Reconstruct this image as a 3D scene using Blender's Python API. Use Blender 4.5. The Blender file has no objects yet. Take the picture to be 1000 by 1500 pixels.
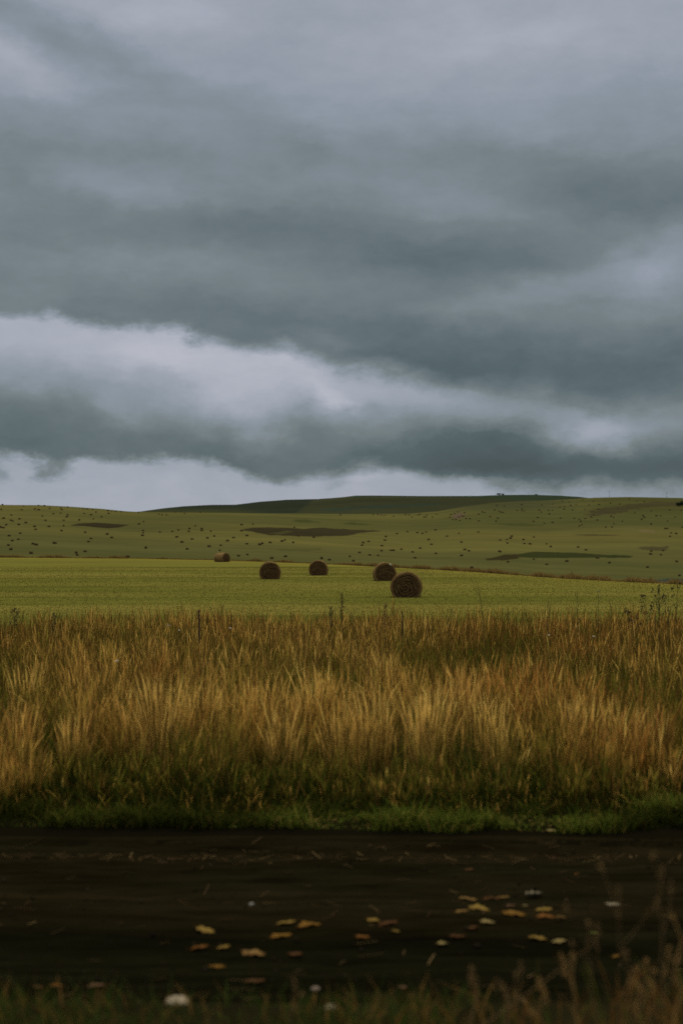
import bpy, bmesh, math
import numpy as np
from mathutils import Vector
R = math.radians
rng = np.random.default_rng(11)
sc = bpy.context.scene
COL = sc.collection
FPX = 2083.3            # focal length in pixels of a 1000 x 1500 frame
HOR = 790.0             # pixel row of the eye-level horizon
EYE = 2.7

# ------------------------------------------------------------------ camera
cam = bpy.data.cameras.new('camera')
co = bpy.data.objects.new('camera', cam)
COL.objects.link(co)
co.location = (0, 0, EYE)
co.rotation_euler = (R(90) + math.atan((HOR - 750) / FPX), 0, 0)
cam.sensor_fit = 'VERTICAL'
cam.sensor_height = 36
cam.sensor_width = 24
cam.lens = 50
cam.clip_start = 0.1
cam.clip_end = 20000
cam.dof.use_dof = True
cam.dof.focus_distance = 55
cam.dof.aperture_fstop = 1.25
sc.camera = co
sc.cycles.use_denoising = False
sc.cycles.max_bounces = 6
sc.cycles.transparent_max_bounces = 6

# ------------------------------------------------------------------ exposure
sc.view_settings.view_transform = 'Standard'
sc.view_settings.look = 'None'
sc.view_settings.gamma = 1
sc.view_settings.exposure = 0.0
sc.view_settings.use_curve_mapping = False

# ------------------------------------------------------------------ sun (soft, behind the clouds)
SUN_EL, SUN_AZ = 58.0, 14.0        # azimuth measured from +Y towards +X
sd = bpy.data.lights.new('sun', 'SUN')
sd.energy = 1.5
sd.angle = R(24)
sd.color = (1.0, 0.90, 0.72)
so = bpy.data.objects.new('sun', sd)
COL.objects.link(so)
dv = Vector((math.sin(R(SUN_AZ)) * math.cos(R(SUN_EL)), math.cos(R(SUN_AZ)) * math.cos(R(SUN_EL)), math.sin(R(SUN_EL))))
so.rotation_euler = dv.to_track_quat('Z', 'Y').to_euler()


def s2l(v):
    v = v / 255.0
    return v / 12.92 if v <= 0.04045 else ((v + 0.055) / 1.055) ** 2.4


def rgb(r, g, b):
    return (s2l(r), s2l(g), s2l(b), 1.0)


# ------------------------------------------------------------------ sky: Nishita behind a procedural cloud deck
def build_world():
    w = bpy.data.worlds.new('World')
    sc.world = w
    w.use_nodes = True
    nt = w.node_tree
    nt.nodes.clear()
    N, L = nt.nodes, nt.links

    def put(sock, v):
        if hasattr(v, 'is_output'):
            L.new(v, sock)
        else:
            sock.default_value = v

    def m(op, a, b=0.0, c=None, clamp=False):
        n = N.new('ShaderNodeMath')
        n.operation = op
        n.use_clamp = clamp
        put(n.inputs[0], a)
        put(n.inputs[1], b)
        if c is not None:
            put(n.inputs[2], c)
        return n.outputs[0]

    def comb(x, y, z=0.0):
        n = N.new('ShaderNodeCombineXYZ')
        put(n.inputs[0], x)
        put(n.inputs[1], y)
        put(n.inputs[2], z)
        return n.outputs[0]

    def vm(op, a, b):
        n = N.new('ShaderNodeVectorMath')
        n.operation = op
        put(n.inputs[0], a)
        put(n.inputs[1], b)
        return n.outputs['Value'] if op == 'LENGTH' else n.outputs[0]

    def noise(vec, scale, detail, rough=0.55, dist=0.0):
        n = N.new('ShaderNodeTexNoise')
        L.new(vec, n.inputs['Vector'])
        n.inputs['Scale'].default_value = scale
        n.inputs['Detail'].default_value = detail
        n.inputs['Roughness'].default_value = rough
        n.inputs['Distortion'].default_value = dist
        return n

    def smooth(v, a, b, lo=0.0, hi=1.0):
        n = N.new('ShaderNodeMapRange')
        n.interpolation_type = 'SMOOTHSTEP'
        put(n.inputs['Value'], v)
        put(n.inputs['From Min'], a)
        put(n.inputs['From Max'], b)
        put(n.inputs['To Min'], lo)
        put(n.inputs['To Max'], hi)
        return n.outputs[0]

    def lin(v, a, b, lo, hi):
        n = N.new('ShaderNodeMapRange')
        put(n.inputs['Value'], v)
        n.inputs['From Min'].default_value = a
        n.inputs['From Max'].default_value = b
        n.inputs['To Min'].default_value = lo
        n.inputs['To Max'].default_value = hi
        return n.outputs[0]

    def mixf(f, a, b):
        n = N.new('ShaderNodeMix')
        n.data_type = 'FLOAT'
        put(n.inputs['Factor'], f)
        put(n.inputs['A'], a)
        put(n.inputs['B'], b)
        return n.outputs['Result']

    def curve(x, pts, x0, x1, y0, y1):
        """piecewise curve through pts in (x, y), smooth."""
        t = lin(x, x0, x1, 0.0, 1.0)
        n = N.new('ShaderNodeFloatCurve')
        L.new(t, n.inputs['Value'])
        c = n.mapping.curves[0]
        q = [((px - x0) / (x1 - x0), (py - y0) / (y1 - y0)) for px, py in pts]
        c.points[0].location = q[0]
        c.points[1].location = q[-1]
        for p in q[1:-1]:
            c.points.new(*p)
        n.mapping.update()
        return lin(n.outputs[0], 0.0, 1.0, y0, y1)

    tc = N.new('ShaderNodeTexCoord')
    sx = N.new('ShaderNodeSeparateXYZ')
    L.new(tc.outputs['Generated'], sx.inputs[0])
    X, Y, Z = sx.outputs
    az = m('ARCTAN2', X, Y)
    hyp = m('SQRT', m('ADD', m('MULTIPLY', X, X), m('MULTIPLY', Y, Y)))
    tanel = m('DIVIDE', Z, m('MAXIMUM', hyp, 0.05))
    U0 = m('MULTIPLY_ADD', az, 2110.0, 500.0)         # bearing, in units of 1/2110 rad
    V0 = m('MULTIPLY_ADD', tanel, -FPX, HOR)          # height above the horizon
    V0 = m('MAXIMUM', V0, -4000.0)
    # warped coordinates give the clouds torn edges
    nv = comb(m('MULTIPLY', U0, 1 / 150.0), m('MULTIPLY', V0, 1 / 105.0), 3.7)
    n1 = noise(nv, 1.0, 7.0, 0.56)
    sc1 = N.new('ShaderNodeSeparateColor')
    L.new(n1.outputs['Color'], sc1.inputs[0])
    wU = m('MULTIPLY', m('SUBTRACT', sc1.outputs[0], 0.5), 150.0)
    wV = m('MULTIPLY', m('SUBTRACT', sc1.outputs[1], 0.5), 48.0)
    n1b = noise(comb(m('MULTIPLY', U0, 1 / 62.0), m('MULTIPLY', V0, 1 / 34.0), 6.7), 1.0, 8.0, 0.66)
    sc2 = N.new('ShaderNodeSeparateColor')
    L.new(n1b.outputs['Color'], sc2.inputs[0])
    U = m('ADD', m('ADD', U0, wU), m('MULTIPLY', m('SUBTRACT', sc2.outputs[0], 0.5), 60.0))
    V = m('ADD', m('ADD', V0, wV), m('MULTIPLY', m('SUBTRACT', sc2.outputs[1], 0.5), 42.0))
    P = comb(U, V)
    # edges
    E2 = curve(U, [(-600, 420), (-100, 462), (0, 463), (90, 469), (125, 480), (180, 479), (240, 482), (272, 498), (330, 506), (400, 514),
                   (500, 532), (600, 548), (700, 572), (800, 588), (900, 604), (1000, 598), (1600, 560)], -600, 1600, 350, 750)
    E3 = curve(U, [(-600, 650), (-100, 668), (0, 668), (60, 671), (82, 682), (110, 676), (160, 680), (210, 676), (300, 676), (360, 690), (400, 698),
                   (470, 700), (510, 694), (560, 686), (620, 688), (700, 700), (800, 708), (900, 704), (1000, 706), (1600, 690)], -600, 1600, 350, 750)
    soft2 = lin(U, 250, 850, 13.0, 38.0)
    mA = smooth(m('SUBTRACT', E2, V), m('MULTIPLY', soft2, -1.0), soft2)       # 1 in the upper deck
    soft3 = lin(U, 350, 950, 11.0, 28.0)
    mC = smooth(m('SUBTRACT', V, E3), m('MULTIPLY', soft3, -1.0), soft3)       # 1 below the second band
    # brightness of each layer, in display greys / 255
    A = curve(V, [(-2500, 260), (-1000, 246), (-400, 186), (0, 164), (90, 160), (180, 146), (260, 134), (340, 126), (420, 123), (500, 108), (580, 100), (700, 98)],
              -2500, 700, 60, 260)
    tB = m('DIVIDE', m('SUBTRACT', V, E2), m('MAXIMUM', m('SUBTRACT', E3, E2), 20.0))
    B = curve(tB, [(0, 180), (0.2, 178), (0.38, 160), (0.6, 132), (0.82, 111), (1.0, 105)], 0, 1, 60, 260)
    B = m('ADD', B, smooth(U, 420, 740, 0.0, -42.0))
    Cc = m('ADD', 170.0, smooth(U, 500, 950, 0.0, -26.0))
    Cc = m('ADD', Cc, smooth(V, 690, 740, -2.0, 4.0))

    def blobs(base, lst):
        out = base
        for (u, v, rx, ry, ang, amp) in lst:
            d = vm('SUBTRACT', P, (u, v, 0.0))
            if ang:
                r = N.new('ShaderNodeVectorRotate')
                r.rotation_type = 'Z_AXIS'
                L.new(d, r.inputs['Vector'])
                r.inputs['Angle'].default_value = -R(ang)
                d = r.outputs[0]
            d = vm('MULTIPLY', d, (1.0 / (rx * 1.7), 1.0 / (ry * 1.7), 0.0))
            ln = vm('LENGTH', d, (0, 0, 0))
            out = m('ADD', out, smooth(ln, 0.0, 1.0, amp, 0.0))
        return out
    A = blobs(A, [(80, 60, 230, 38, 24, -24), (20, 105, 90, 26, 28, 14), (90, 215, 190, 60, 0, -14), (250, 20, 150, 40, 0, 10),
                  (720, 70, 260, 60, 0, 8), (380, 170, 130, 30, 30, -8), (190, 268, 120, 28, 4, 13), (140, 320, 160, 30, 0, -3), (710, 235, 260, 34, 3, -12),
                  (940, 290, 150, 42, 0, -22), (660, 303, 130, 18, 3, 10), (680, 372, 190, 40, 2, -20), (975, 400, 80, 55, -20, 26),
                  (830, 425, 170, 22, -6, 14), (210, 386, 210, 22, 0, 10), (390, 325, 160, 30, 0, -10), (470, 350, 120, 60, 0, -6),
                  (350, 455, 250, 22, 5, -8), (470, 495, 55, 14, 10, 9), (640, 520, 200, 40, 5, -6), (930, 480, 150, 40, 0, 6), (720, 460, 120, 20, 0, 6)])
    B = blobs(B, [(490, 582, 40, 13, 22, 13), (250, 560, 110, 50, 0, 6), (440, 612, 45, 36, 0, -20), (40, 600, 120, 24, 0, -14),
                  (865, 640, 60, 30, -10, 26), (700, 600, 90, 30, 0, 8), (600, 640, 60, 30, 0, 8), (400, 660, 110, 26, 0, -8), (940, 600, 90, 26, 0, 8),
                  (975, 660, 60, 40, 0, -6), (700, 655, 120, 26, 0, -6), (340, 620, 90, 40, 20, 14), (800, 580, 14, 8, 0, 16), (470, 592, 60, 30, 20, 5), (620, 580, 120, 24, 0, 10), (230, 520, 70, 22, 10, 8), (120, 560, 60, 30, 0, -10), (20, 545, 60, 30, 0, -6), (150, 600, 40, 22, 20, 16), (330, 575, 50, 26, 0, 12), (385, 640, 40, 22, -20, 12), (900, 660, 110, 40, 0, 20), (60, 640, 120, 22, 0, -8)])
    Cc = blobs(Cc, [(8, 690, 16, 13, 0, -28), (492, 713, 24, 6, 0, -16), (82, 686, 18, 12, 0, -40), (540, 700, 40, 10, 0, 10), (770, 712, 80, 14, 0, -10)])
    s = mixf(mA, mixf(mC, B, Cc), A)
    # medium and fine billows
    n2 = noise(comb(m('MULTIPLY', U, 1 / 260.0), m('MULTIPLY', V, 1 / 80.0), 9.1), 1.0, 5.0, 0.55, 0.3)
    s = m('ADD', s, m('MULTIPLY', m('SUBTRACT', n2.outputs[0], 0.5), 31.0))
    n3 = noise(comb(m('MULTIPLY', U0, 1 / 60.0), m('MULTIPLY', V0, 1 / 34.0), 1.3), 1.0, 5.0, 0.6)
    s = m('ADD', s, m('MULTIPLY', m('SUBTRACT', n3.outputs[0], 0.5), 15.0))
    cr = N.new('ShaderNodeValToRGB')
    L.new(m('DIVIDE', s, 255.0), cr.inputs[0])
    el = cr.color_ramp.elements
    el[0].position, el[0].color = 0.0, rgb(0, 0, 0)
    el[1].position, el[1].color = 1.0, rgb(255, 248, 228)
    for g, c in ((95, (82, 97, 102)), (125, (117, 128, 132)), (150, (141, 151, 162)), (180, (172, 177, 189)), (198, (194, 195, 206)), (232, (233, 224, 204))):
        e = el.new(g / 255.0)
        e.color = rgb(*c)
    # below the horizon: dull ground colour
    mixg = N.new('ShaderNodeMix')
    mixg.data_type = 'RGBA'
    L.new(smooth(Z, -0.06, -0.02), mixg.inputs['Factor'])
    mixg.inputs['A'].default_value = (0.05, 0.05, 0.03, 1)
    L.new(cr.outputs[0], mixg.inputs['B'])
    bgc = N.new('ShaderNodeBackground')
    L.new(mixg.outputs['Result'], bgc.inputs[0])
    L.new(smooth(V0, -400.0, -2200.0, 0.97, 1.65), bgc.inputs[1])     # an overcast sky is brightest overhead
    sky = N.new('ShaderNodeTexSky')
    sky.sky_type = 'NISHITA'
    sky.sun_disc = False
    sky.sun_elevation = R(SUN_EL)
    sky.sun_rotation = R(SUN_AZ)
    bgs = N.new('ShaderNodeBackground')
    L.new(sky.outputs[0], bgs.inputs[0])
    bgs.inputs[1].default_value = 0.06
    mx = N.new('ShaderNodeMixShader')
    mx.inputs[0].default_value = 0.96
    L.new(bgs.outputs[0], mx.inputs[1])
    L.new(bgc.outputs[0], mx.inputs[2])
    out = N.new('ShaderNodeOutputWorld')
    L.new(mx.outputs[0], out.inputs[0])


build_world()

# ------------------------------------------------------------------ helpers
_tab = rng.random((256, 256))


def vnoise(x, y):
    xi, yi = np.floor(x).astype(int), np.floor(y).astype(int)
    fx, fy = x - xi, y - yi
    fx, fy = fx * fx * (3 - 2 * fx), fy * fy * (3 - 2 * fy)
    a = _tab[xi % 256, yi % 256]
    b = _tab[(xi + 1) % 256, yi % 256]
    c = _tab[xi % 256, (yi + 1) % 256]
    d = _tab[(xi + 1) % 256, (yi + 1) % 256]
    return (a * (1 - fx) + b * fx) * (1 - fy) + (c * (1 - fx) + d * fx) * fy


def fbm(x, y, o=4):
    x, y = np.asarray(x, float), np.asarray(y, float)
    s, a, t = 0.0, 1.0, 0.0
    for i in range(o):
        s = s + a * vnoise(x * 2 ** i + 17.3 * i, y * 2 ** i + 5.1 * i)
        t += a
        a *= 0.5
    return s / t


def sst(x, a, b):
    t = np.clip((np.asarray(x, float) - a) / (b - a), 0, 1)
    return t * t * (3 - 2 * t)


def mesh_obj(name, V, F, mat=None, parent=None, col=None, smooth=False):
    """one mesh object from numpy arrays; F is (n, 4) or (n, 3) or a list of lists."""
    me = bpy.data.meshes.new(name)
    V = np.asarray(V, np.float32).reshape(-1, 3)
    if isinstance(F, np.ndarray):
        n, k = F.shape
        me.vertices.add(len(V))
        me.vertices.foreach_set('co', V.ravel())
        me.loops.add(n * k)
        me.loops.foreach_set('vertex_index', F.astype(np.int32).ravel())
        me.polygons.add(n)
        me.polygons.foreach_set('loop_start', np.arange(0, n * k, k, dtype=np.int32))
        me.update(calc_edges=True)
    else:
        me.from_pydata([tuple(map(float, v)) for v in V], [], [tuple(f) for f in F])
    if col is not None:
        ca = me.color_attributes.new('Col', 'FLOAT_COLOR', 'POINT')
        c4 = np.ones((len(V), 4), np.float32)
        c4[:, :3] = np.clip(col, 0, 1)
        ca.data.foreach_set('color', c4.ravel())
    if smooth:
        me.polygons.foreach_set('use_smooth', np.ones(len(me.polygons), bool))
    me.update()
    if mat is not None:
        me.materials.append(mat)
    o = bpy.data.objects.new(name, me)
    COL.objects.link(o)
    if parent is not None:
        o.parent = parent
    return o


def grid_faces(nr, nc):
    i = np.arange(nr - 1)[:, None] * nc + np.arange(nc - 1)[None, :]
    return np.stack([i, i + 1, i + nc + 1, i + nc], -1).reshape(-1, 4)


def tag(o, label=None, cat=None, group=None, kind=None):
    if label:
        o['label'] = label
    if cat:
        o['category'] = cat
    if group:
        o['group'] = group
    if kind:
        o['kind'] = kind
    return o


def empty(name, loc, rz=0.0):
    o = bpy.data.objects.new(name, None)
    COL.objects.link(o)
    o.location = loc
    o.rotation_euler = (0, 0, rz)
    o.empty_display_size = 0.2
    return o


def material(name, base=(0.2, 0.2, 0.2), use_col=False, rough=0.9, nscale=5.0, namt=0.25, nscale2=None, stretch=(1, 1, 1),
             bump=0.0, bscale=30.0, bdist=0.02, transl=0.0, spec=0.2, coords='Object', hue=None):
    mt = bpy.data.materials.new(name)
    mt.use_nodes = True
    nt = mt.node_tree
    N, L = nt.nodes, nt.links
    p = N['Principled BSDF']
    p.inputs['Roughness'].default_value = rough
    p.inputs['Specular IOR Level'].default_value = spec
    if use_col:
        a = N.new('ShaderNodeVertexColor')
        a.layer_name = 'Col'
        src = a.outputs[0]
    else:
        a = N.new('ShaderNodeRGB')
        a.outputs[0].default_value = (*base, 1)
        src = a.outputs[0]
    tc = N.new('ShaderNodeTexCoord')
    mp = N.new('ShaderNodeMapping')
    mp.inputs['Scale'].default_value = stretch
    L.new(tc.outputs[coords], mp.inputs[0])
    if namt > 0:
        for k, s in enumerate([nscale] + ([nscale2] if nscale2 else [])):
            n = N.new('ShaderNodeTexNoise')
            n.inputs['Scale'].default_value = s
            n.inputs['Detail'].default_value = 6
            n.inputs['Roughness'].default_value = 0.6
            L.new(mp.outputs[0], n.inputs['Vector'])
            mr = N.new('ShaderNodeMapRange')
            mr.inputs['From Min'].default_value = 0.25
            mr.inputs['From Max'].default_value = 0.75
            mr.inputs['To Min'].default_value = 1 - namt
            mr.inputs['To Max'].default_value = 1 + namt
            L.new(n.outputs[0], mr.inputs['Value'])
            mm = N.new('ShaderNodeVectorMath')
            mm.operation = 'SCALE'
            L.new(src, mm.inputs[0])
            L.new(mr.outputs[0], mm.inputs['Scale'])
            src = mm.outputs[0]
            if hue is not None and k == 0:
                hx = N.new('ShaderNodeMix')
                hx.data_type = 'RGBA'
                hx.blend_type = 'MIX'
                n2 = N.new('ShaderNodeTexNoise')
                n2.inputs['Scale'].default_value = s * 0.37
                n2.inputs['Detail'].default_value = 5
                L.new(mp.outputs[0], n2.inputs['Vector'])
                r2 = N.new('ShaderNodeMapRange')
                r2.inputs['From Min'].default_value = 0.42
                r2.inputs['From Max'].default_value = 0.68
                r2.inputs['To Max'].default_value = hue[3]
                L.new(n2.outputs[0], r2.inputs['Value'])
                L.new(r2.outputs[0], hx.inputs['Factor'])
                L.new(src, hx.inputs['A'])
                hx.inputs['B'].default_value = (hue[0], hue[1], hue[2], 1)
                src = hx.outputs['Result']
    L.new(src, p.inputs['Base Color'])
    if bump > 0:
        nb = N.new('ShaderNodeTexNoise')
        nb.inputs['Scale'].default_value = bscale
        nb.inputs['Detail'].default_value = 8
        nb.inputs['Roughness'].default_value = 0.65
        L.new(mp.outputs[0], nb.inputs['Vector'])
        b = N.new('ShaderNodeBump')
        b.inputs['Strength'].default_value = bump
        b.inputs['Distance'].default_value = bdist
        L.new(nb.outputs[0], b.inputs['Height'])
        L.new(b.outputs[0], p.inputs['Normal'])
    if transl > 0:
        t = N.new('ShaderNodeBsdfTranslucent')
        L.new(src, t.inputs[0])
        mx = N.new('ShaderNodeMixShader')
        mx.inputs[0].default_value = transl
        L.new(p.outputs[0], mx.inputs[1])
        L.new(t.outputs[0], mx.inputs[2])
        L.new(mx.outputs[0], N['Material Output'].inputs[0])
    return mt


M_blade = material('grass_blades', use_col=True, rough=0.75, namt=0.0, transl=0.34, spec=0.0)
M_field = material('mown_meadow', use_col=True, rough=1.0, nscale=0.06, nscale2=1.3, namt=0.16, stretch=(0.35, 1, 1), bump=0.35, bscale=4.0, bdist=0.05, spec=0.0)
M_hill = material('hill_pasture', use_col=True, rough=0.95, nscale=0.012, nscale2=0.11, namt=0.13, stretch=(0.4, 1, 1), bump=0.3, bscale=0.6, bdist=0.3, spec=0.0)
M_soil = material('dark_damp_soil', base=(0.0048, 0.0047, 0.0022), rough=1.0, nscale=1.6, nscale2=9.0, namt=0.6, stretch=(0.13, 1, 1), bump=0.8, bscale=14,
                  bdist=0.04, spec=0.0, hue=(0.0135, 0.0095, 0.0042, 0.7))
M_base = material('turf', use_col=True, rough=0.95, nscale=3.0, namt=0.35, bump=0.6, bscale=20, bdist=0.03, spec=0.0)
M_stem = material('dry_stem', base=(0.13, 0.08, 0.03), namt=0.2, nscale=30)
M_dark = material('dark_seed_stem', base=(0.05, 0.034, 0.018), namt=0.3, nscale=40)
M_greenstem = material('green_stem', base=(0.055, 0.06, 0.022), namt=0.25, nscale=40)
M_white = material('white_petals', base=(0.45, 0.42, 0.34), namt=0.1, nscale=60)
M_pale = material('pale_florets', base=(0.20, 0.19, 0.09), namt=0.1, nscale=60)


# ------------------------------------------------------------------ the lie of the land
def interp(x, pts):
    p = np.array(pts, float)
    return np.interp(x, p[:, 0], p[:, 1])


EDGE_ROW = [(-3000, 812), (-400, 812.5), (0, 816.5), (100, 817.2), (200, 818), (300, 820), (400, 823), (500, 827), (600, 832), (700, 837.5), (800, 845), (900, 850.5),
            (1000, 855), (1400, 872), (4000, 900)]


def field_fall(d):
    return -0.004 * np.clip(d - 100, 0, 400)


def edge_dist(px):
    row = interp(px, EDGE_ROW)
    k = (row - HOR) / FPX
    d = (EYE - 0.4) / (k - 0.004)
    return np.where(d < 100, EYE / k, d)


def near_z(x, y):
    """ground height from the road shoulder across the track and into the meadow"""
    x, y = np.asarray(x, float), np.asarray(y, float)
    w = 0.10 * (fbm(x * 0.35, y * 0.0 + 3.3, 3) - 0.5) * 2
    shoulder = 1.15 * sst(7.6 - y, 0.0, 5.5) + 0.18 * sst(8.5 + w - y, 0.0, 0.9)
    inside = sst(y, 8.3 + w, 8.8 + w) * (1 - sst(y, 12.75 + w, 13.05 + w))
    ruts = -0.07 * np.exp(-((y - 9.7 - w) / 0.32) ** 2) - 0.08 * np.exp(-((y - 11.5 - w) / 0.36) ** 2) + 0.05 * np.exp(-((y - 10.6) / 0.5) ** 2)
    lumps = 0.05 * (fbm(x * 1.1, y * 2.2, 5) - 0.5) + 0.03 * (fbm(x * 5, y * 9, 3) - 0.5)
    track = inside * (-0.12 + ruts + lumps)
    bank = 0.05 * sst(y, 13.0 + w, 13.5 + w) + 0.06 * (fbm(x * 0.9, y * 0.9, 3) - 0.5) * sst(y, 13, 14) * (1 - sst(y, 30, 40))
    return shoulder + track + bank - 0.05 * sst(y, 20, 40) + field_fall(y)


CREST = [(-2500, 770), (-600, 752), (-200, 742), (0, 739.5), (60, 740), (100, 742), (150, 745.5), (185, 749), (220, 750.5), (300, 751), (400, 752), (500, 753), (600, 752.5),
         (640, 749), (680, 742), (720, 736.5), (760, 734), (800, 733), (840, 731), (870, 729), (920, 728), (1000, 729.5), (1200, 735), (1800, 752), (4000, 775)]
RIDGE = [(-2500, 775), (-400, 762), (0, 757), (200, 750), (240, 744.5), (270, 741.5), (310, 739.5), (345, 739.3), (380, 735), (420, 732), (465, 731), (500, 728.5),
         (520, 726), (545, 725.8), (620, 726.6), (700, 726.4), (735, 725), (780, 724.8), (820, 726), (850, 728), (875, 731), (1000, 738), (1400, 750), (4000, 775)]
S0 = 330.0


def hill_s1(px):
    return interp(px, [(-3000, 1000), (0, 980), (400, 1050), (800, 1300), (1100, 1300), (4000, 1100)])


def hill_row(px, s, xw=None):
    px, s = np.asarray(px, float), np.asarray(s, float)
    rb = interp(px, EDGE_ROW) + 42
    rc = interp(px, CREST)
    t = (s - S0) / (hill_s1(px) - S0)
    tc_ = np.clip(t, 0, 1)
    g = 1 - (1 - tc_) ** 1.75
    row = rb + (rc - rb) * g
    x = (px - 500) / FPX * s
    row = row + 5.0 * (fbm(x / 130 + 40, s / 90 + 8, 3) - 0.5) * np.sin(np.pi * np.clip(tc_, 0, 1)) ** 0.8
    row = row + np.where(t > 1, 60 * (t - 1) ** 2, 0)
    return row


def row_z(row, s):
    return EYE + (HOR - row) / FPX * s


# ------------------------------------------------------------------ distant land
def in_poly(px, py, poly):
    p = np.array(poly, float)
    inside = np.zeros(px.shape, bool)
    j = len(p) - 1
    for i in range(len(p)):
        c = ((p[i, 1] > py) != (p[j, 1] > py)) & (px < (p[j, 0] - p[i, 0]) * (py - p[i, 1]) / (p[j, 1] - p[i, 1] + 1e-9) + p[i, 0])
        inside ^= c
        j = i
    return inside


def lerp(c, d, f):
    f = np.asarray(f)[..., None]
    return c * (1 - f) + np.asarray(d) * f


def paint(colr, px, row, poly, tint, f, ex=3.0, er=0.7):
    jx = (fbm(px / 9.0, row / 2.0 + 50, 3) - 0.5) * 2 * ex * 2
    jr = (fbm(px / 14.0 + 9, row / 3.0, 3) - 0.5) * 2 * er * 2
    msk = np.zeros(px.shape)
    for ox, orr in ((0, 0), (1.6, 0), (-1.6, 0), (0, .45), (0, -.45)):
        msk += in_poly(px + jx + ox, row + jr + orr, poly) * 0.2
    tex = 0.75 + 0.5 * fbm(px / 6.0, row / 1.2, 3)
    return lerp(colr, tint, np.clip(msk * f * tex, 0, 1))


OLIVE = np.array((0.075, 0.070, 0.022))
GREEN = np.array((0.055, 0.057, 0.020))
RIDGEG = np.array((0.027, 0.030, 0.016))
DARKV = np.array((0.022, 0.019, 0.010))
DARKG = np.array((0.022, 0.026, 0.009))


def build_hill():
    pxs = np.concatenate([np.linspace(-2500, -130, 60), np.arange(-128, 1129, 2.0), np.linspace(1131, 3500, 60)])
    t = np.linspace(0, 1.6, 400)
    PX = np.repeat(pxs[None, :], len(t), 0)
    S = S0 + t[:, None] * (hill_s1(pxs)[None, :] - S0)
    ROW = hill_row(PX, S)
    X = (PX - 500) / FPX * S
    V = np.stack([X, S, row_z(ROW, S)], -1).reshape(-1, 3)
    n = fbm(X / 160, S / 110, 4)
    c = lerp(np.broadcast_to(OLIVE, PX.shape + (3,)), GREEN, sst(n, 0.35, 0.65))
    band = fbm(X / 420 + 3, S / 26 + ROW * 0.02, 3)
    c = c * (0.84 + 0.34 * band)[..., None]
    c = lerp(c, np.array((0.082, 0.073, 0.024)), 0.5 * sst(fbm(X / 230 + 60, S / 60, 3), 0.5, 0.72))
    # the upper middle fades into rougher greener pasture
    c = lerp(c, RIDGEG * 1.25, 0.75 * sst(752 - ROW, 0, 12) * sst(PX, 560, 640) * (1 - sst(PX, 760, 880)))
    c = lerp(c, GREEN * 0.75, 0.6 * sst(762 - ROW, 0, 18) * sst(PX, 840, 900))
    # mostly darker patches with ragged edges
    c = paint(c, PX, ROW, [(103, 769.3), (118, 766.8), (140, 765.8), (165, 767.2), (190, 769), (176, 772.2), (160, 773.8), (130, 771.4)], DARKV, 1.15, 1.5, .3)
    c = paint(c, PX, ROW, [(356, 776), (372, 772.6), (420, 773), (445, 774.6), (470, 773.2), (500, 774.6), (560, 778), (530, 780.5), (500, 785.6), (460, 785.6), (400, 784.2),
                           (372, 779.5)], DARKV * 1.15, 1.1, 2, .4)
    c = paint(c, PX, ROW, [(392, 781.5), (420, 777.5), (430, 778.4), (412, 783.2)], GREEN, .45, 1, .3)
    c = paint(c, PX, ROW, [(708, 818.5), (724, 816), (740, 812.4), (762, 811.6), (757, 818), (735, 820.8), (712, 820.4)], (0.024, 0.021, 0.009), 1.25, 2, .4)
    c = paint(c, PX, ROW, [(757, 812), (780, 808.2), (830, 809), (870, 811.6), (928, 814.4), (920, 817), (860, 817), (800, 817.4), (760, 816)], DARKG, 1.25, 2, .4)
    c = paint(c, PX, ROW, [(935, 801), (950, 799.5), (975, 800.5), (974, 806.5), (955, 806.5), (940, 804)], DARKV * 1.5, .75, 4, 1)
    c = paint(c, PX, ROW, [(855, 755), (868, 748), (885, 744.5), (925, 738), (965, 735), (1010, 735.5), (1010, 739.5), (940, 744), (915, 750), (880, 755)], DARKV * 1.5, .75, 6, 1.2)
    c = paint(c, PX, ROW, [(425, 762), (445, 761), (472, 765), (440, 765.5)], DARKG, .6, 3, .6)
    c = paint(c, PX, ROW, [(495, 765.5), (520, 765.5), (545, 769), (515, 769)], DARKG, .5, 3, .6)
    c = paint(c, PX, ROW, [(835, 782.6), (870, 782), (910, 784), (870, 785.5)], DARKV * 1.4, .6, 3, .6)
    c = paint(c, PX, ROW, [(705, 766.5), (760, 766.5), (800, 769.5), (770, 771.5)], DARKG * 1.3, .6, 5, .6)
    c = paint(c, PX, ROW, [(663, 756), (674, 751.5), (682, 755), (676, 759), (666, 760)], (0.07, 0.052, 0.035), .9, 3, 1)
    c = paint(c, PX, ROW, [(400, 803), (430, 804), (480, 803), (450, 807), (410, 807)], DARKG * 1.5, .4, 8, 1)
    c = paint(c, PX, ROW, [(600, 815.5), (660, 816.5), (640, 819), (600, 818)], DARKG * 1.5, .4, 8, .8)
    c = paint(c, PX, ROW, [(930, 853), (960, 848.5), (1040, 846), (1040, 862), (950, 860)], (0.026, 0.034, 0.026), .9, 5, .8)
    c = paint(c, PX, ROW, [(930, 775), (950, 776), (955, 782), (938, 780)], (0.10, 0.075, 0.042), .5, 6, 2)
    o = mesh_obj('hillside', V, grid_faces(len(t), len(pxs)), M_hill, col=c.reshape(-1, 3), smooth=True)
    tag(o, 'long olive green hillside rising beyond the mown field', None, None, 'structure')


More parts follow.
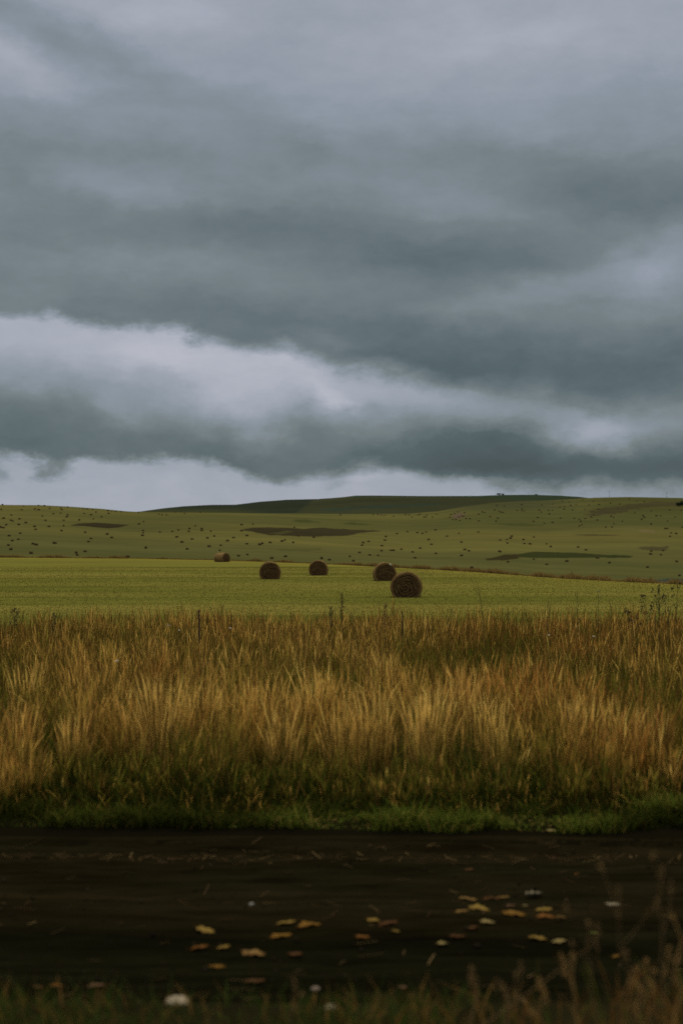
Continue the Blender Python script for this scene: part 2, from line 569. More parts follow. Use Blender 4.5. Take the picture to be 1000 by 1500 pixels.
def ridge_row(px, s):
    px, s = np.asarray(px, float), np.asarray(s, float)
    rc = interp(px, RIDGE)
    t = (s - 1300) / 800.0
    g = 1 - (1 - np.clip(t, 0, 1)) ** 1.9
    row = 800 + (rc - 800) * g
    x = (px - 500) / FPX * s
    row = row + 3.0 * (fbm(x / 200, s / 160 + 70, 3) - 0.5) * np.sin(np.pi * np.clip(t, 0, 1)) ** 0.8
    return row + np.where(t > 1, 70 * (t - 1) ** 2, 0)


def build_ridge():
    pxs = np.concatenate([np.linspace(-2500, -130, 50), np.arange(-128, 1129, 3.0), np.linspace(1132, 3500, 50)])
    t = np.linspace(0, 1.6, 200)
    PX = np.repeat(pxs[None, :], len(t), 0)
    S = 1300 + t[:, None] * 800 + 0 * PX
    ROW = ridge_row(PX, S)
    X = (PX - 500) / FPX * S
    V = np.stack([X, S, row_z(ROW, S)], -1).reshape(-1, 3)
    c = np.broadcast_to(RIDGEG, PX.shape + (3,)) * (0.8 + 0.4 * fbm(X / 300, S / 60, 4))[..., None]
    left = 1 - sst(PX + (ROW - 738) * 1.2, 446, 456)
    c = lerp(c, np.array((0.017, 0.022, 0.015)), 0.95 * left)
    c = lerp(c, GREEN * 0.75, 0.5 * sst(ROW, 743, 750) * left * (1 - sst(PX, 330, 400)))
    c = paint(c, PX, ROW, [(470, 745), (520, 741), (560, 739.5), (600, 738.2), (650, 737), (650, 740.5), (600, 742.5), (540, 745), (490, 749.5)], (0.022, 0.03, 0.020), .9, 6, 1)
    c = paint(c, PX, ROW, [(505, 722), (900, 722), (860, 729.5), (760, 728.5), (560, 728.2), (512, 728.6)], (0.020, 0.029, 0.017), .95, 4, .4)
    c = paint(c, PX, ROW, [(690, 722), (900, 722), (900, 733), (810, 733.5), (750, 732.5), (700, 729.5)], (0.020, 0.029, 0.017), .95, 4, .5)
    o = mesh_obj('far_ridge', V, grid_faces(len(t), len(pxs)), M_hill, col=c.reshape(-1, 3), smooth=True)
    tag(o, 'dark green ridge on the skyline behind the hillside', None, None, 'structure')


def build_field():
    pxs = np.concatenate([np.linspace(-2500, -205, 40), np.arange(-200, 1201, 5.0), np.linspace(1220, 3600, 40)])
    D = edge_dist(pxs)
    t = np.concatenate([np.linspace(0, 1, 260) ** 1.5, [1.012, 1.03, 1.06, 1.12, 1.2]])
    PX = np.repeat(pxs[None, :], len(t), 0)
    S = 12.9 + t[:, None] * (D[None, :] - 12.9)
    X = (PX - 500) / FPX * S
    Z = near_z(X, S)
    drop = np.clip(t - 1, 0, 1)[:, None]
    Z = Z - drop * 60 * (drop > 0)
    V = np.stack([X, S, Z], -1).reshape(-1, 3)
    c0 = np.array((0.100, 0.097, 0.020))
    c = lerp(np.broadcast_to(c0, PX.shape + (3,)), np.array((0.118, 0.105, 0.024)), sst(fbm(X / 24, S / 7, 4), 0.42, 0.68))
    c = lerp(c, np.array((0.062, 0.066, 0.012)), 0.75 * sst(fbm(X / 26 + 50, S / 5 + 9, 4), 0.5, 0.72))
    c = c * (0.86 + 0.28 * fbm(X / 55 + 5, S / 1.9, 3))[..., None]
    c = lerp(c, np.array((0.14, 0.118, 0.022)), 0.5 * sst(t[:, None] + 0 * PX, 0.8, 1.0))
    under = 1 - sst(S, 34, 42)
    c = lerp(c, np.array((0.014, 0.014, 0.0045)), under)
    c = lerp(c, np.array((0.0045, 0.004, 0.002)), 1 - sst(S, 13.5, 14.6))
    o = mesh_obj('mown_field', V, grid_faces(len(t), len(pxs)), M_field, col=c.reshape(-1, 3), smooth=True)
    tag(o, 'flat mown hay meadow, yellow green, between tall grass and hill', None, None, 'structure')


def build_near_ground():
    xs = np.concatenate([np.linspace(-160, -9, 90), np.linspace(-8.9, 8.9, 360), np.linspace(9, 160, 90)])
    ys = np.linspace(8.2, 13.0, 130)
    X, Y = np.meshgrid(xs, ys)
    V = np.stack([X, Y, near_z(X, Y)], -1).reshape(-1, 3)
    o = mesh_obj('dirt_track', V, grid_faces(len(ys), len(xs)), M_soil, smooth=True)
    tag(o, 'dark damp rutted dirt track in front of the grass', None, None, 'structure')
    ys = np.linspace(-4, 8.25, 90)
    X, Y = np.meshgrid(xs, ys)
    V = np.stack([X, Y, near_z(X, Y) + 0.004], -1).reshape(-1, 3)
    c = np.broadcast_to(np.array((0.010, 0.009, 0.004)), X.shape + (3,))
    o = mesh_obj('roadside_verge', V, grid_faces(len(ys), len(xs)), M_base, col=c.reshape(-1, 3), smooth=True)
    tag(o, 'dark earthy verge on the near side of the track', None, None, 'structure')
    # the road the photograph was taken from, and the plain under everything
    xs = np.linspace(-200, 200, 41)
    ys = np.array([-60.0, -30, -4.0])
    X, Y = np.meshgrid(xs, ys)
    mesh_obj('road', np.stack([X, Y, 1.10 + 0 * X], -1).reshape(-1, 3), grid_faces(3, 41),
             material('asphalt', base=(0.05, 0.05, 0.05), nscale=20, bump=.3, bscale=200))['kind'] = 'structure'
    g = mesh_obj('ground', np.array([(-9000, -9000, -24), (9000, -9000, -24), (9000, 9000, -24), (-9000, 9000, -24)]), np.array([[0, 1, 2, 3]]),
                 material('plain_grass', base=(0.09, 0.095, 0.03), nscale=.01))
    g['kind'] = 'structure'


build_hill()
build_ridge()
build_field()
build_near_ground()


# ------------------------------------------------------------------ grass
def ribbons(name, P, H, W, lean, az, c0, c1, T, prof, mat=M_blade, bend=2.0, parent=None):
    P = np.asarray(P, float)
    n, k = len(P), len(T)
    T = np.asarray(T, float)
    prof = np.asarray(prof, float)
    ctr = P[:, None, :].repeat(k, 1)
    ctr[:, :, 2] += H[:, None] * T[None, :] * (1 - 0.25 * (np.hypot(lean[:, 0], lean[:, 1])[:, None]) * T[None, :])
    ctr[:, :, 0] += (lean[:, 0] * H)[:, None] * T[None, :] ** bend
    ctr[:, :, 1] += (lean[:, 1] * H)[:, None] * T[None, :] ** bend
    side = np.stack([np.cos(az), np.sin(az), 0 * az], -1)[:, None, :] * (W[:, None] * prof[None, :] * 0.5)[:, :, None]
    V = np.stack([ctr - side, ctr + side], 2).reshape(-1, 3)
    b = (np.arange(n) * 2 * k)[:, None] + (np.arange(k - 1) * 2)[None, :]
    F = np.stack([b, b + 1, b + 3, b + 2], -1).reshape(-1, 4)
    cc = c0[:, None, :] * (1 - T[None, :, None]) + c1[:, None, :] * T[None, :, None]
    cc = np.repeat(cc[:, :, None, :], 2, 2).reshape(-1, 3)
    return mesh_obj(name, V, F, mat, parent, col=cc)


def scatter(n, y0, y1, margin=1.5, k=0.30):
    """n points over the strip between y0 and y1, uniform in area"""
    out = []
    y = rng.uniform(y0, y1, int(n * 2.2))
    w = k * y + margin
    keep = rng.random(len(y)) < w / (k * y1 + margin)
    y = y[keep][:n]
    x = rng.uniform(-1, 1, len(y)) * (k * y + margin)
    return x, y


def hues(n, cols, w, jit=0.15):
    cols = np.array(cols)
    i = rng.choice(len(cols), n, p=np.array(w) / sum(w))
    return cols[i] * (1 + rng.uniform(-jit, jit, (n, 1)))


TAN = (0.62, 0.365, 0.082)
STRAW = (0.84, 0.55, 0.145)
RUST = (0.30, 0.125, 0.03)
BROWN = (0.18, 0.105, 0.03)
OLV = (0.23, 0.185, 0.028)
LEAF = (0.060, 0.078, 0.011)
LEAFD = (0.026, 0.035, 0.005)
T5 = [0, .3, .6, .8, 1.0]
PLUME = [.35, .3, .35, 1.0, .08]
BLADE = [.8, 1.0, .75, .4, .03]


def gapf(x, y):
    return .5 * fbm(x * 1.3 + 7, y * .9 + 31, 3) + .5 * fbm(x * .55 + 60, y * .5 + 12, 2)


def build_tall_grass():
    packs = []
    # tussocks: (y0, y1, tussock count, blades per tussock, width factor)
    for (y0, y1, nt, nb, wf) in ((14.3, 17.5, 1060, 36, 1.0), (17.5, 22, 1300, 27, 1.1), (22, 29, 1800, 20, 1.15), (29, 39.5, 2800, 16, 1.25)):
        tx, ty = scatter(nt, y0, y1)
        lush = fbm(tx * 0.45, ty * 0.35, 3)                         # where green wins over straw
        tall = fbm(tx * 0.8 + 20, ty * 0.6 + 7, 3)
        gap = gapf(tx, ty)
        for s_ in range(len(tx)):
            if gap[s_] < .485 and ty[s_] < 27 and rng.random() < .85:
                continue
            k = int(nb * (0.6 + 0.8 * rng.random()))
            r = 0.06 + 0.16 * rng.random() * wf
            a = rng.uniform(0, 2 * np.pi, k)
            rr = r * np.sqrt(rng.random(k))
            h = (0.46 + 0.66 * tall[s_]) * rng.uniform(0.75, 1.22)
            if ty[s_] < 17.5:
                h *= 1.0 - 0.42 * sst(15.4 - ty[s_], 0, .9)
            if lush[s_] > 0.56:
                h *= 0.72
            hb = h * rng.uniform(0.45, 1.12, k)
            spread = rng.uniform(0.02, 0.2)
            wind = 0.10 * (fbm(tx[s_] * .3, ty[s_] * .3, 2) - .5) * 2
            ln = np.stack([np.cos(a) * rr / r * spread + wind + rng.normal(0, .08, k), np.sin(a) * rr / r * spread + rng.normal(0, .08, k)], -1)
            packs.append((tx[s_] + np.cos(a) * rr, ty[s_] + np.sin(a) * rr, hb, ln, np.full(k, lush[s_]), np.full(k, rng.random()), np.full(k, wf)))
    # a few big pale tussocks that stand out at the front
    for (px, y, h, k) in ((235, 15.9, 1.22, 190), (262, 16.3, 1.1, 140), (205, 16.2, 0.95, 120), (300, 16.6, 1.0, 120), (415, 15.9, .78, 130), (500, 16.1, .9, 110), (548, 16.0, 1.05, 150),
                          (622, 15.8, 1.02, 150), (640, 16.4, 1.0, 120), (720, 16.2, .95, 120), (850, 16.0, .95, 150), (905, 16.4, .9, 120), (30, 16.2, .9, 130), (110, 15.9, .75, 110),
                          (960, 16.1, .85, 120), (680, 19, 1.05, 120), (560, 21, 1.1, 120), (40, 20, 1.0, 120), (780, 21, 1.0, 120), (450, 17.4, .95, 120), (370, 18.6, .9, 100)):
        k = int(k * 1.5)
        a = rng.uniform(0, 2 * np.pi, k)
        rr = 0.19 * np.sqrt(rng.random(k))
        ln = np.stack([np.cos(a) * rr * .6 + rng.normal(0, .07, k), np.sin(a) * rr * .6 + rng.normal(0, .1, k)], -1)
        k = len(a)
        packs.append(((px - 500) / FPX * y + np.cos(a) * rr, y + np.sin(a) * rr, h * rng.uniform(.6, 1.05, k), ln, np.full(k, .3), np.full(k, .95), np.full(k, 1.0)))
    # loose single stems between the tussocks, some bent right over
    k = 26000
    x, y = scatter(k, 14.9, 39)
    kp = (gapf(x, y) > .45) | (rng.random(len(x)) < .4)
    x, y = x[kp], y[kp]
    k = len(x)
    lean_ = rng.normal(0, .16, (k, 2)) + (rng.random((k, 1)) < .16) * rng.normal(0, .55, (k, 2))
    packs.append((x, y, (0.42 + 0.75 * fbm(x * .7 + 3, y * .6, 3)) * rng.uniform(.5, 1.15, k) * (1 - .35 * sst(16 - y, 0, 1.1)), lean_, fbm(x * .45, y * .35, 3), rng.random(k), 1 + .012 * (y - 15)))
    x, y, h, ln0, lush, hue, wf = [np.concatenate([p[i] for p in packs]) for i in range(7)]
    n = len(x)
    # regional colour: rustier to the right and far, greener where lush
    rust = sst(fbm(x * .25 + 90, y * .2, 3) + 0.12 * sst(x / y, 0.0, 0.2) + .05 * sst(y, 18, 30), 0.50, 0.72)
    c = lerp(np.broadcast_to(np.array(TAN), (n, 3)), np.array(STRAW), (hue > .72) * .8)
    c = lerp(c, np.array(RUST) * 1.5, rust * (rng.random(n) < .6) * .8)
    c = lerp(c, np.array(OLV), sst(lush, .46, .60) * (rng.random(n) < .75) * .9)
    c = lerp(c, np.array(LEAF), sst(lush, .54, .66) * (rng.random(n) < .6) * .9)
    c = lerp(c, np.array(OLV) * 1.1, (hue < .22) * (rng.random(n) < .7) * .8)
    dk = rng.random(n)
    c = lerp(c, np.array((0.075, 0.042, 0.012)), (dk < .30 + .10 * sst(y, 19, 30)) * .9)
    c = lerp(c, np.array((0.16, 0.062, 0.018)), ((dk > .60) & (dk < .67 + .07 * sst(y, 18, 27))) * .8)
    c = lerp(c, np.array((0.045, 0.060, 0.008)), (dk > .90) * .9)
    c = c * (rng.uniform(.6, 1.55, (n, 1))) * (0.94 - 0.06 * sst(y, 17, 33))[:, None]
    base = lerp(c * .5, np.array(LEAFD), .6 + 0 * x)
    z = near_z(x, y) - .02
    P = np.stack([x, y, z], -1)
    plume = rng.random(n) < .55
    az = rng.uniform(-1.0, 1.0, n)
    W = (0.006 + 0.008 * rng.random(n)) * wf
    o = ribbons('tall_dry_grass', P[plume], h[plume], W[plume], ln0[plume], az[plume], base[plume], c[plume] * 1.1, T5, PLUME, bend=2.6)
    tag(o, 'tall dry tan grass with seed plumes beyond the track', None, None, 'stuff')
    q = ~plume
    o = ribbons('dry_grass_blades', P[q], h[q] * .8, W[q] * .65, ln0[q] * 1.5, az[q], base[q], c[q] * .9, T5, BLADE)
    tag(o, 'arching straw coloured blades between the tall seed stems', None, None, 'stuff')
    # green undergrowth
    x, y = scatter(42000, 14.2, 37)
    h = 0.18 + 0.30 * rng.random(len(x)) * (0.6 + .8 * fbm(x * .7, y * .7, 3))
    c = hues(len(x), [LEAF, LEAFD, OLV, BROWN], [.36, .4, .1, .14])
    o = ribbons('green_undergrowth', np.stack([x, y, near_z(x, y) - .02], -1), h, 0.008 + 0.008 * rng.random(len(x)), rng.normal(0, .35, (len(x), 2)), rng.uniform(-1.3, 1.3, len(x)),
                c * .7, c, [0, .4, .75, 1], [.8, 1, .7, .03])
    tag(o, 'dark green leafy undergrowth at the feet of the tall grass', None, None, 'stuff')


def build_verge_grass():
    # dark lush grass in front of the straw, then the short bright strip along the track
    x, y = scatter(42000, 13.7, 16.2, 1.2)
    f = fbm(x * .8 + 4, y * .5, 3)
    h = (0.10 + 0.26 * f) * rng.uniform(.6, 1.4, len(x)) * (0.45 + 0.55 * sst(y, 13.7, 14.9))
    c = hues(len(x), [(0.012, 0.017, 0.003), (0.028, 0.038, 0.006), OLV, (0.07, 0.038, 0.01), TAN], [.56, .24, .05, .13, .02])  # deep greens with the shade before the tall grass mixed into the colour
    keep = rng.random(len(x)) < 0.35 + .65 * sst(f, .3, .5)
    x, y, h, c = x[keep], y[keep], h[keep], c[keep]
    o = ribbons('lush_grass', np.stack([x, y, near_z(x, y) - .02], -1), h, 0.006 + 0.006 * rng.random(len(x)), rng.normal(0, .42, (len(x), 2)), rng.uniform(-1.3, 1.3, len(x)),
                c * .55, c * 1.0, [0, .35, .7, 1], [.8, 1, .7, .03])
    tag(o, 'dark lush green grass in front of the straw', None, None, 'stuff')
    x, y = scatter(40000, 12.9, 14.0, 1.2)
    tuft = fbm(x * 1.6, y * 1.6, 4)
    fr = 13.12 + 0.30 * (fbm(x * 1.3, 0 * x + 2, 4) - .45)
    keep = (y > fr) & (rng.random(len(x)) < .6 + .5 * sst(tuft, .36, .58))
    x, y, tuft = x[keep], y[keep], tuft[keep]
    h = (0.03 + 0.15 * sst(tuft, .38, .70)) * rng.uniform(.4, 1.5, len(x)) * (1 + 1.2 * (rng.random(len(x)) < .05))
    c = hues(len(x), [(0.095, 0.130, 0.018), (0.15, 0.145, 0.026), LEAFD, (.3, .2, .06)], [.36, .18, .42, .04])
    c = c * (0.35 + 1.1 * sst(fbm(x * .9 + 30, y * 1.5, 3), .35, .62))[:, None]
    o = ribbons('short_green_grass', np.stack([x, y, near_z(x, y) - .01], -1), h, 0.006 + 0.005 * rng.random(len(x)), rng.normal(0, .55, (len(x), 2)), rng.uniform(-1.5, 1.5, len(x)),
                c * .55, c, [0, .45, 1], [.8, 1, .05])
    tag(o, 'short bright green grass strip along the far edge of the track', None, None, 'stuff')


def build_near_grass():
    # ragged tufts on the verge below the camera
    x, y = scatter(15000, 5.6, 8.35, 1.0, .32)
    px = 500 + x / y * FPX
    g = fbm(x * 1.3 + 3, y * 1.1, 3)
    green = np.exp(-((px - 55) / 110) ** 2) + .95 * np.exp(-((px - 600) / 140) ** 2) + .8 * np.exp(-((px - 880) / 180) ** 2) + .3
    keep = rng.random(len(x)) < green * sst(g, .32, .6) * (1 - sst(y, 7.3, 8.3)) + .02
    x, y, px = x[keep], y[keep], px[keep]
    h = rng.uniform(.06, .22, len(x))
    c = hues(len(x), [(0.045, 0.075, 0.014), LEAFD, (0.06, 0.06, 0.02), BROWN], [.4, .25, .15, .2])
    o = ribbons('verge_grass', np.stack([x, y, near_z(x, y) - .01], -1), h, 0.005 + .005 * rng.random(len(x)), rng.normal(0, .5, (len(x), 2)), rng.uniform(-1.5, 1.5, len(x)),
                c * .6, c, [0, .45, 1], [.8, 1, .05])
    tag(o, 'dim green grass tufts on the near verge', None, None, 'stuff')
    # dry stalks, thicker to the right
    n = 480
    y = rng.uniform(5.2, 7.6, n)
    px = 500 + 560 * (1 - rng.random(n) ** 1.6) + rng.normal(0, 30, n)
    px = np.where(rng.random(n) < .12, rng.uniform(-100, 1100, n), px)
    x = (px - 500) / FPX * y
    h = rng.uniform(.08, .48, n) * (0.5 + .6 * sst(px, 600, 980))
    c = hues(n, [(0.19, 0.105, 0.03), (0.14, 0.07, 0.018), (0.12, 0.05, 0.014), (0.10, 0.11, 0.018)], [.3, .3, .2, .2])
    o = ribbons('dry_verge_stalks', np.stack([x, y, near_z(x, y) - .02], -1), h, .004 + .006 * rng.random(n), rng.normal(0, .3, (n, 2)), rng.uniform(-1, 1, n),
                c * .7, c, T5, [.7, .7, .6, .9, .1])
    tag(o, 'dim brown dry stalks on the near verge at right', None, None, 'stuff')


def build_stubble():
    n = 150000
    u = rng.random(n)
    y = 33.0 * (150 / 33.0) ** u
    x = rng.uniform(-1, 1, n) * (.29 * y + 2)
    ok = y < edge_dist(500 + x / y * FPX) - 1
    x, y = x[ok], y[ok]
    f = fbm(x / 14 + 11, y / 5, 4)
    h = (0.02 + 0.035 * rng.random(len(x))) * (1 + .9 * (1 - sst(y, 34, 46)))
    c = lerp(np.broadcast_to(np.array((0.104, 0.101, 0.021)), (len(x), 3)), np.array((0.124, 0.109, 0.027)), sst(f, .45, .68))
    c = lerp(c, np.array((0.062, 0.068, 0.012)), .7 * sst(fbm(x / 16 + 70, y / 4 + 3, 4), .5, .7))
    c = lerp(c, np.array((0.040, 0.050, 0.010)), .6 * (1 - sst(y, 35, 50)))
    c = c * rng.uniform(.85, 1.18, (len(x), 1))
    W = .012 + .00030 * y * rng.uniform(.6, 1.4, len(x))
    o = ribbons('meadow_stubble', np.stack([x, y, near_z(x, y) - .01], -1), h, W, rng.normal(0, .5, (len(x), 2)), rng.uniform(-1, 1, len(x)), c * .95, c, [0, .5, 1], [1, .8, .05])
    tag(o, 'short yellow green stubble on the mown field', None, None, 'stuff')


def build_field_edge():
    """rough uncut grass on the lip where the field ends"""
    n = 34000
    px = rng.uniform(-160, 1160, n)
    d = edge_dist(px)
    f = fbm(px / 22, 0 * px + 5, 4)
    keep = rng.random(n) < .5 + .5 * sst(f, .35, .6)
    px, d, f = px[keep], d[keep], f[keep]
    d = d + rng.normal(0, .005, len(px)) * d - 1.0
    x = (px - 500) / FPX * d
    h = (0.16 + 0.24 * sst(f, .3, .7)) * rng.uniform(.5, 1.3, len(px))
    h *= 1 + .5 * (rng.random(len(px)) < .06)
    h *= interp(px, [(0, 1.25), (300, 1.0), (1000, .75)])
    c = hues(len(px), [(0.30, 0.19, 0.07), (0.19, 0.125, 0.042), (0.09, 0.06, 0.022), (0.14, 0.12, 0.03)], [.35, .35, .1, .2], .2)
    o = ribbons('rough_edge_grass', np.stack([x, d, near_z(x, d) - .03], -1), h, .018 + .00028 * d, rng.normal(0, .35, (len(px), 2)), rng.uniform(-.8, .8, len(px)),
                np.array((0.035, 0.025, 0.010)) + 0 * c + c * .35 * sst(px, 600, 900)[:, None], c, [0, .4, 1], [1, .9, .05])  # dark blade feet: bank soil and the shade under the grass, as colour
    tag(o, 'thin band of rough brown grass along the far edge of the field', None, None, 'stuff')


build_tall_grass()
build_verge_grass()
build_near_grass()
build_stubble()
build_field_edge()


# ------------------------------------------------------------------ hay bales
def bale_material():
    mt = material('baled_hay', base=(0.2, 0.13, 0.055), rough=.95, nscale=6, nscale2=40, namt=.35, bump=.9, bscale=26, bdist=.05, spec=.05)
    nt = mt.node_tree
    N, L = nt.nodes, nt.links
    rgbn = [n for n in N if n.type == 'RGB'][0]
    tc = [n for n in N if n.type == 'TEX_COORD'][0]
    sp = N.new('ShaderNodeSeparateXYZ')
    L.new(tc.outputs['Object'], sp.inputs[0])

    def m(op, a, b):
        n = N.new('ShaderNodeMath')
        n.operation = op
        for i, v in enumerate((a, b)):
            if hasattr(v, 'is_output'):
                L.new(v, n.inputs[i])
            else:
                n.inputs[i].default_value = v
        return n.outputs[0]
    zz = m('SUBTRACT', sp.outputs[2], 0.47)
    rad = m('SQRT', m('ADD', m('MULTIPLY', sp.outputs[0], sp.outputs[0]), m('MULTIPLY', zz, zz)), 0)
    ang = m('ARCTAN2', zz, sp.outputs[0])
    nz = N.new('ShaderNodeTexNoise')
    L.new(tc.outputs['Object'], nz.inputs[0])
    nz.inputs['Scale'].default_value = 4
    nz.inputs['Detail'].default_value = 5
    ph = m('ADD', m('ADD', m('MULTIPLY', rad, 44.0), ang), m('MULTIPLY', nz.outputs[0], 16.0))
    ring = m('SINE', ph, 0)
    fac = m('MULTIPLY_ADD', ring, 0.5)
    fac.node.inputs[2].default_value = 0.5
    spiral = N.new('ShaderNodeMix')
    spiral.data_type = 'RGBA'
    L.new(fac, spiral.inputs['Factor'])
    spiral.inputs['A'].default_value = (0.030, 0.018, 0.008, 1)
    spiral.inputs['B'].default_value = (0.092, 0.058, 0.025, 1)
    # outer wrap towards the rim; face darker, weathering and backlit shade in its colour
    rim = N.new('ShaderNodeMapRange')
    L.new(rad, rim.inputs['Value'])
    rim.inputs['From Min'].default_value = 0.60
    rim.inputs['From Max'].default_value = 0.68
    mix = N.new('ShaderNodeMix')
    mix.data_type = 'RGBA'
    L.new(rim.outputs[0], mix.inputs['Factor'])
    L.new(spiral.outputs['Result'], mix.inputs['A'])
    mix.inputs['B'].default_value = (0.15, 0.096, 0.037, 1)
    for l in list(rgbn.outputs[0].links):
        dst = l.to_socket
        L.remove(l)
        L.new(mix.outputs['Result'], dst)
    return mt


M_bale = bale_material()
M_straw = material('loose_straw', base=(0.20, 0.125, 0.045), namt=.2, nscale=12, rough=.8, transl=.15)


def bale_mesh(r, ln, seg, rings, seed):
    """a round bale lying on its side, axis along Y, bulging, flattened where it sits"""
    g = np.random.default_rng(seed)
    ph = g.uniform(0, 6.28, 6)
    prof = []                                    # (radius factor, y factor)
    for k in range(rings + 1):
        prof.append((k / rings * .93, -1 - 0.02 * math.cos(k / rings * 3)))
    prof += [(.975, -.985), (1.0, -.93)]
    for k in range(1, 8):
        prof.append((1.0 + .012 * math.sin(k * 2.1 + ph[0]), -.93 + 1.86 * k / 8))
    prof += [(1.0, .93), (.975, .985)]
    for k in range(rings, -1, -1):
        prof.append((k / rings * .93, 1 + 0.02 * math.cos(k / rings * 3)))
    a = np.linspace(0, 2 * np.pi, seg, endpoint=False)
    V = []
    for (f, yy) in prof:
        w = 1 + 0.018 * np.sin(3 * a + ph[1] + yy) + .012 * np.sin(7 * a + ph[2] + 3 * yy) + .010 * np.sin(15 * a + ph[3] + 5 * yy + f * 9)
        rr = r * f * w
        x = rr * np.cos(a)
        z = rr * np.sin(a)
        z = np.where(z < -r * .62, -r * .62 + (z + r * .62) * .10, z)
        x = x * (1 + .05 * sst(-z / r, .2, .9))
        y = ln / 2 * yy + .012 * np.sin(a * 5 + f * 14 + ph[4]) * (f > .05)
        V.append(np.stack([x, y, z + r * .64], -1))
    V = np.concatenate(V)
    F = []
    nr = len(prof)
    for i in range(nr - 1):
        for j in range(seg):
            j2 = (j + 1) % seg
            F.append((i * seg + j, (i + 1) * seg + j, (i + 1) * seg + j2, i * seg + j2))
    return V, np.array(F)


def near_bale(px, d, dia, ln, rz, seed, label, tilt=0.0):
    x = (px - 500) / FPX * d
    z = float(near_z(x, d))
    r = dia / 2
    V, F = bale_mesh(r, ln, 64, 8, seed)
    V = V * np.array((1, 1, 1))
    o = mesh_obj('hay_bale', V, F, M_bale, smooth=True)
    o.location = (x, d, z - .02)
    o.rotation_euler = (tilt, 0, rz)
    o.scale = (1, 1, 1)
    tag(o, label, 'hay bale', 'large round bales on the mown field')
    # loose straw sticking out all over the rim and faces
    g = np.random.default_rng(seed + 50)
    n = 700
    a = g.uniform(-.3, np.pi + .3, n)
    yy = g.uniform(-.5, .5, n) * ln
    yy = np.where(g.random(n) < .4, np.sign(yy) * ln * .49, yy)
    B = np.stack([r * .985 * np.cos(a), yy, r * .985 * np.sin(a) + r * .64], -1)
    dirn = np.stack([np.cos(a) + g.normal(0, .9, n), g.normal(0, .6, n), np.sin(a) + g.normal(0, .9, n)], -1)
    dirn /= np.linalg.norm(dirn, axis=1)[:, None]
    L_ = g.uniform(.02, .05, n)[:, None]
    sd_ = np.cross(dirn, np.array((0.0, 1.0, 0.0))) * .006
    tip = B + dirn * L_
    VV = np.stack([B - sd_, B + sd_, tip + sd_ * .4, tip - sd_ * .4], 1).reshape(-1, 3)
    FF = np.arange(n * 4).reshape(-1, 4)
    mesh_obj('loose_straw', VV, FF, M_straw, parent=o)['kind'] = 'stuff'
    return o


near_bale(595, 66.8, 1.46, 1.25, R(-3.5), 1, 'largest and nearest round hay bale with a dark spiral face')
near_bale(395.5, 97, 1.46, 1.3, R(2.5), 2, 'round hay bale second from the left, face on, standing alone on the field')
near_bale(466.5, 108, 1.42, 1.3, R(-2), 3, 'smallest of the face-on round hay bales, middle of the field')
b4 = near_bale(563, 93, 1.46, 1.35, R(3), 4, 'round hay bale with white twine tufts just behind the nearest bale')
near_bale(325.5, 193, 1.55, 1.6, R(48), 5, 'leftmost and farthest field bale lying side on by the field edge')
# two white scraps of net on the top of the fourth bale
tw = []
for (dx, hh) in ((.28, .16), (.36, .14)):
    tw += [(dx - .02, -.70, 0.99), (dx + .02, -.70, 0.99), (dx + .03, -.70, 0.99 + hh), (dx - .01, -.70, 0.99 + hh), (dx - .02, -.64, 0.99), (dx + .02, -.64, 0.99), (dx + .03, -.64, 0.99 + hh), (dx - .01, -.64, 0.99 + hh)]
tf = []
for k in (0, 8):
    tf += [(k, k + 1, k + 2, k + 3), (k + 7, k + 6, k + 5, k + 4), (k, k + 4, k + 5, k + 1), (k + 1, k + 5, k + 6, k + 2), (k + 2, k + 6, k + 7, k + 3), (k + 3, k + 7, k + 4, k)]
t_ = mesh_obj('twine_tuft', np.array(tw), np.array(tf), M_white, parent=b4)
t_['label'] = 'white frayed twine on top of the bale'

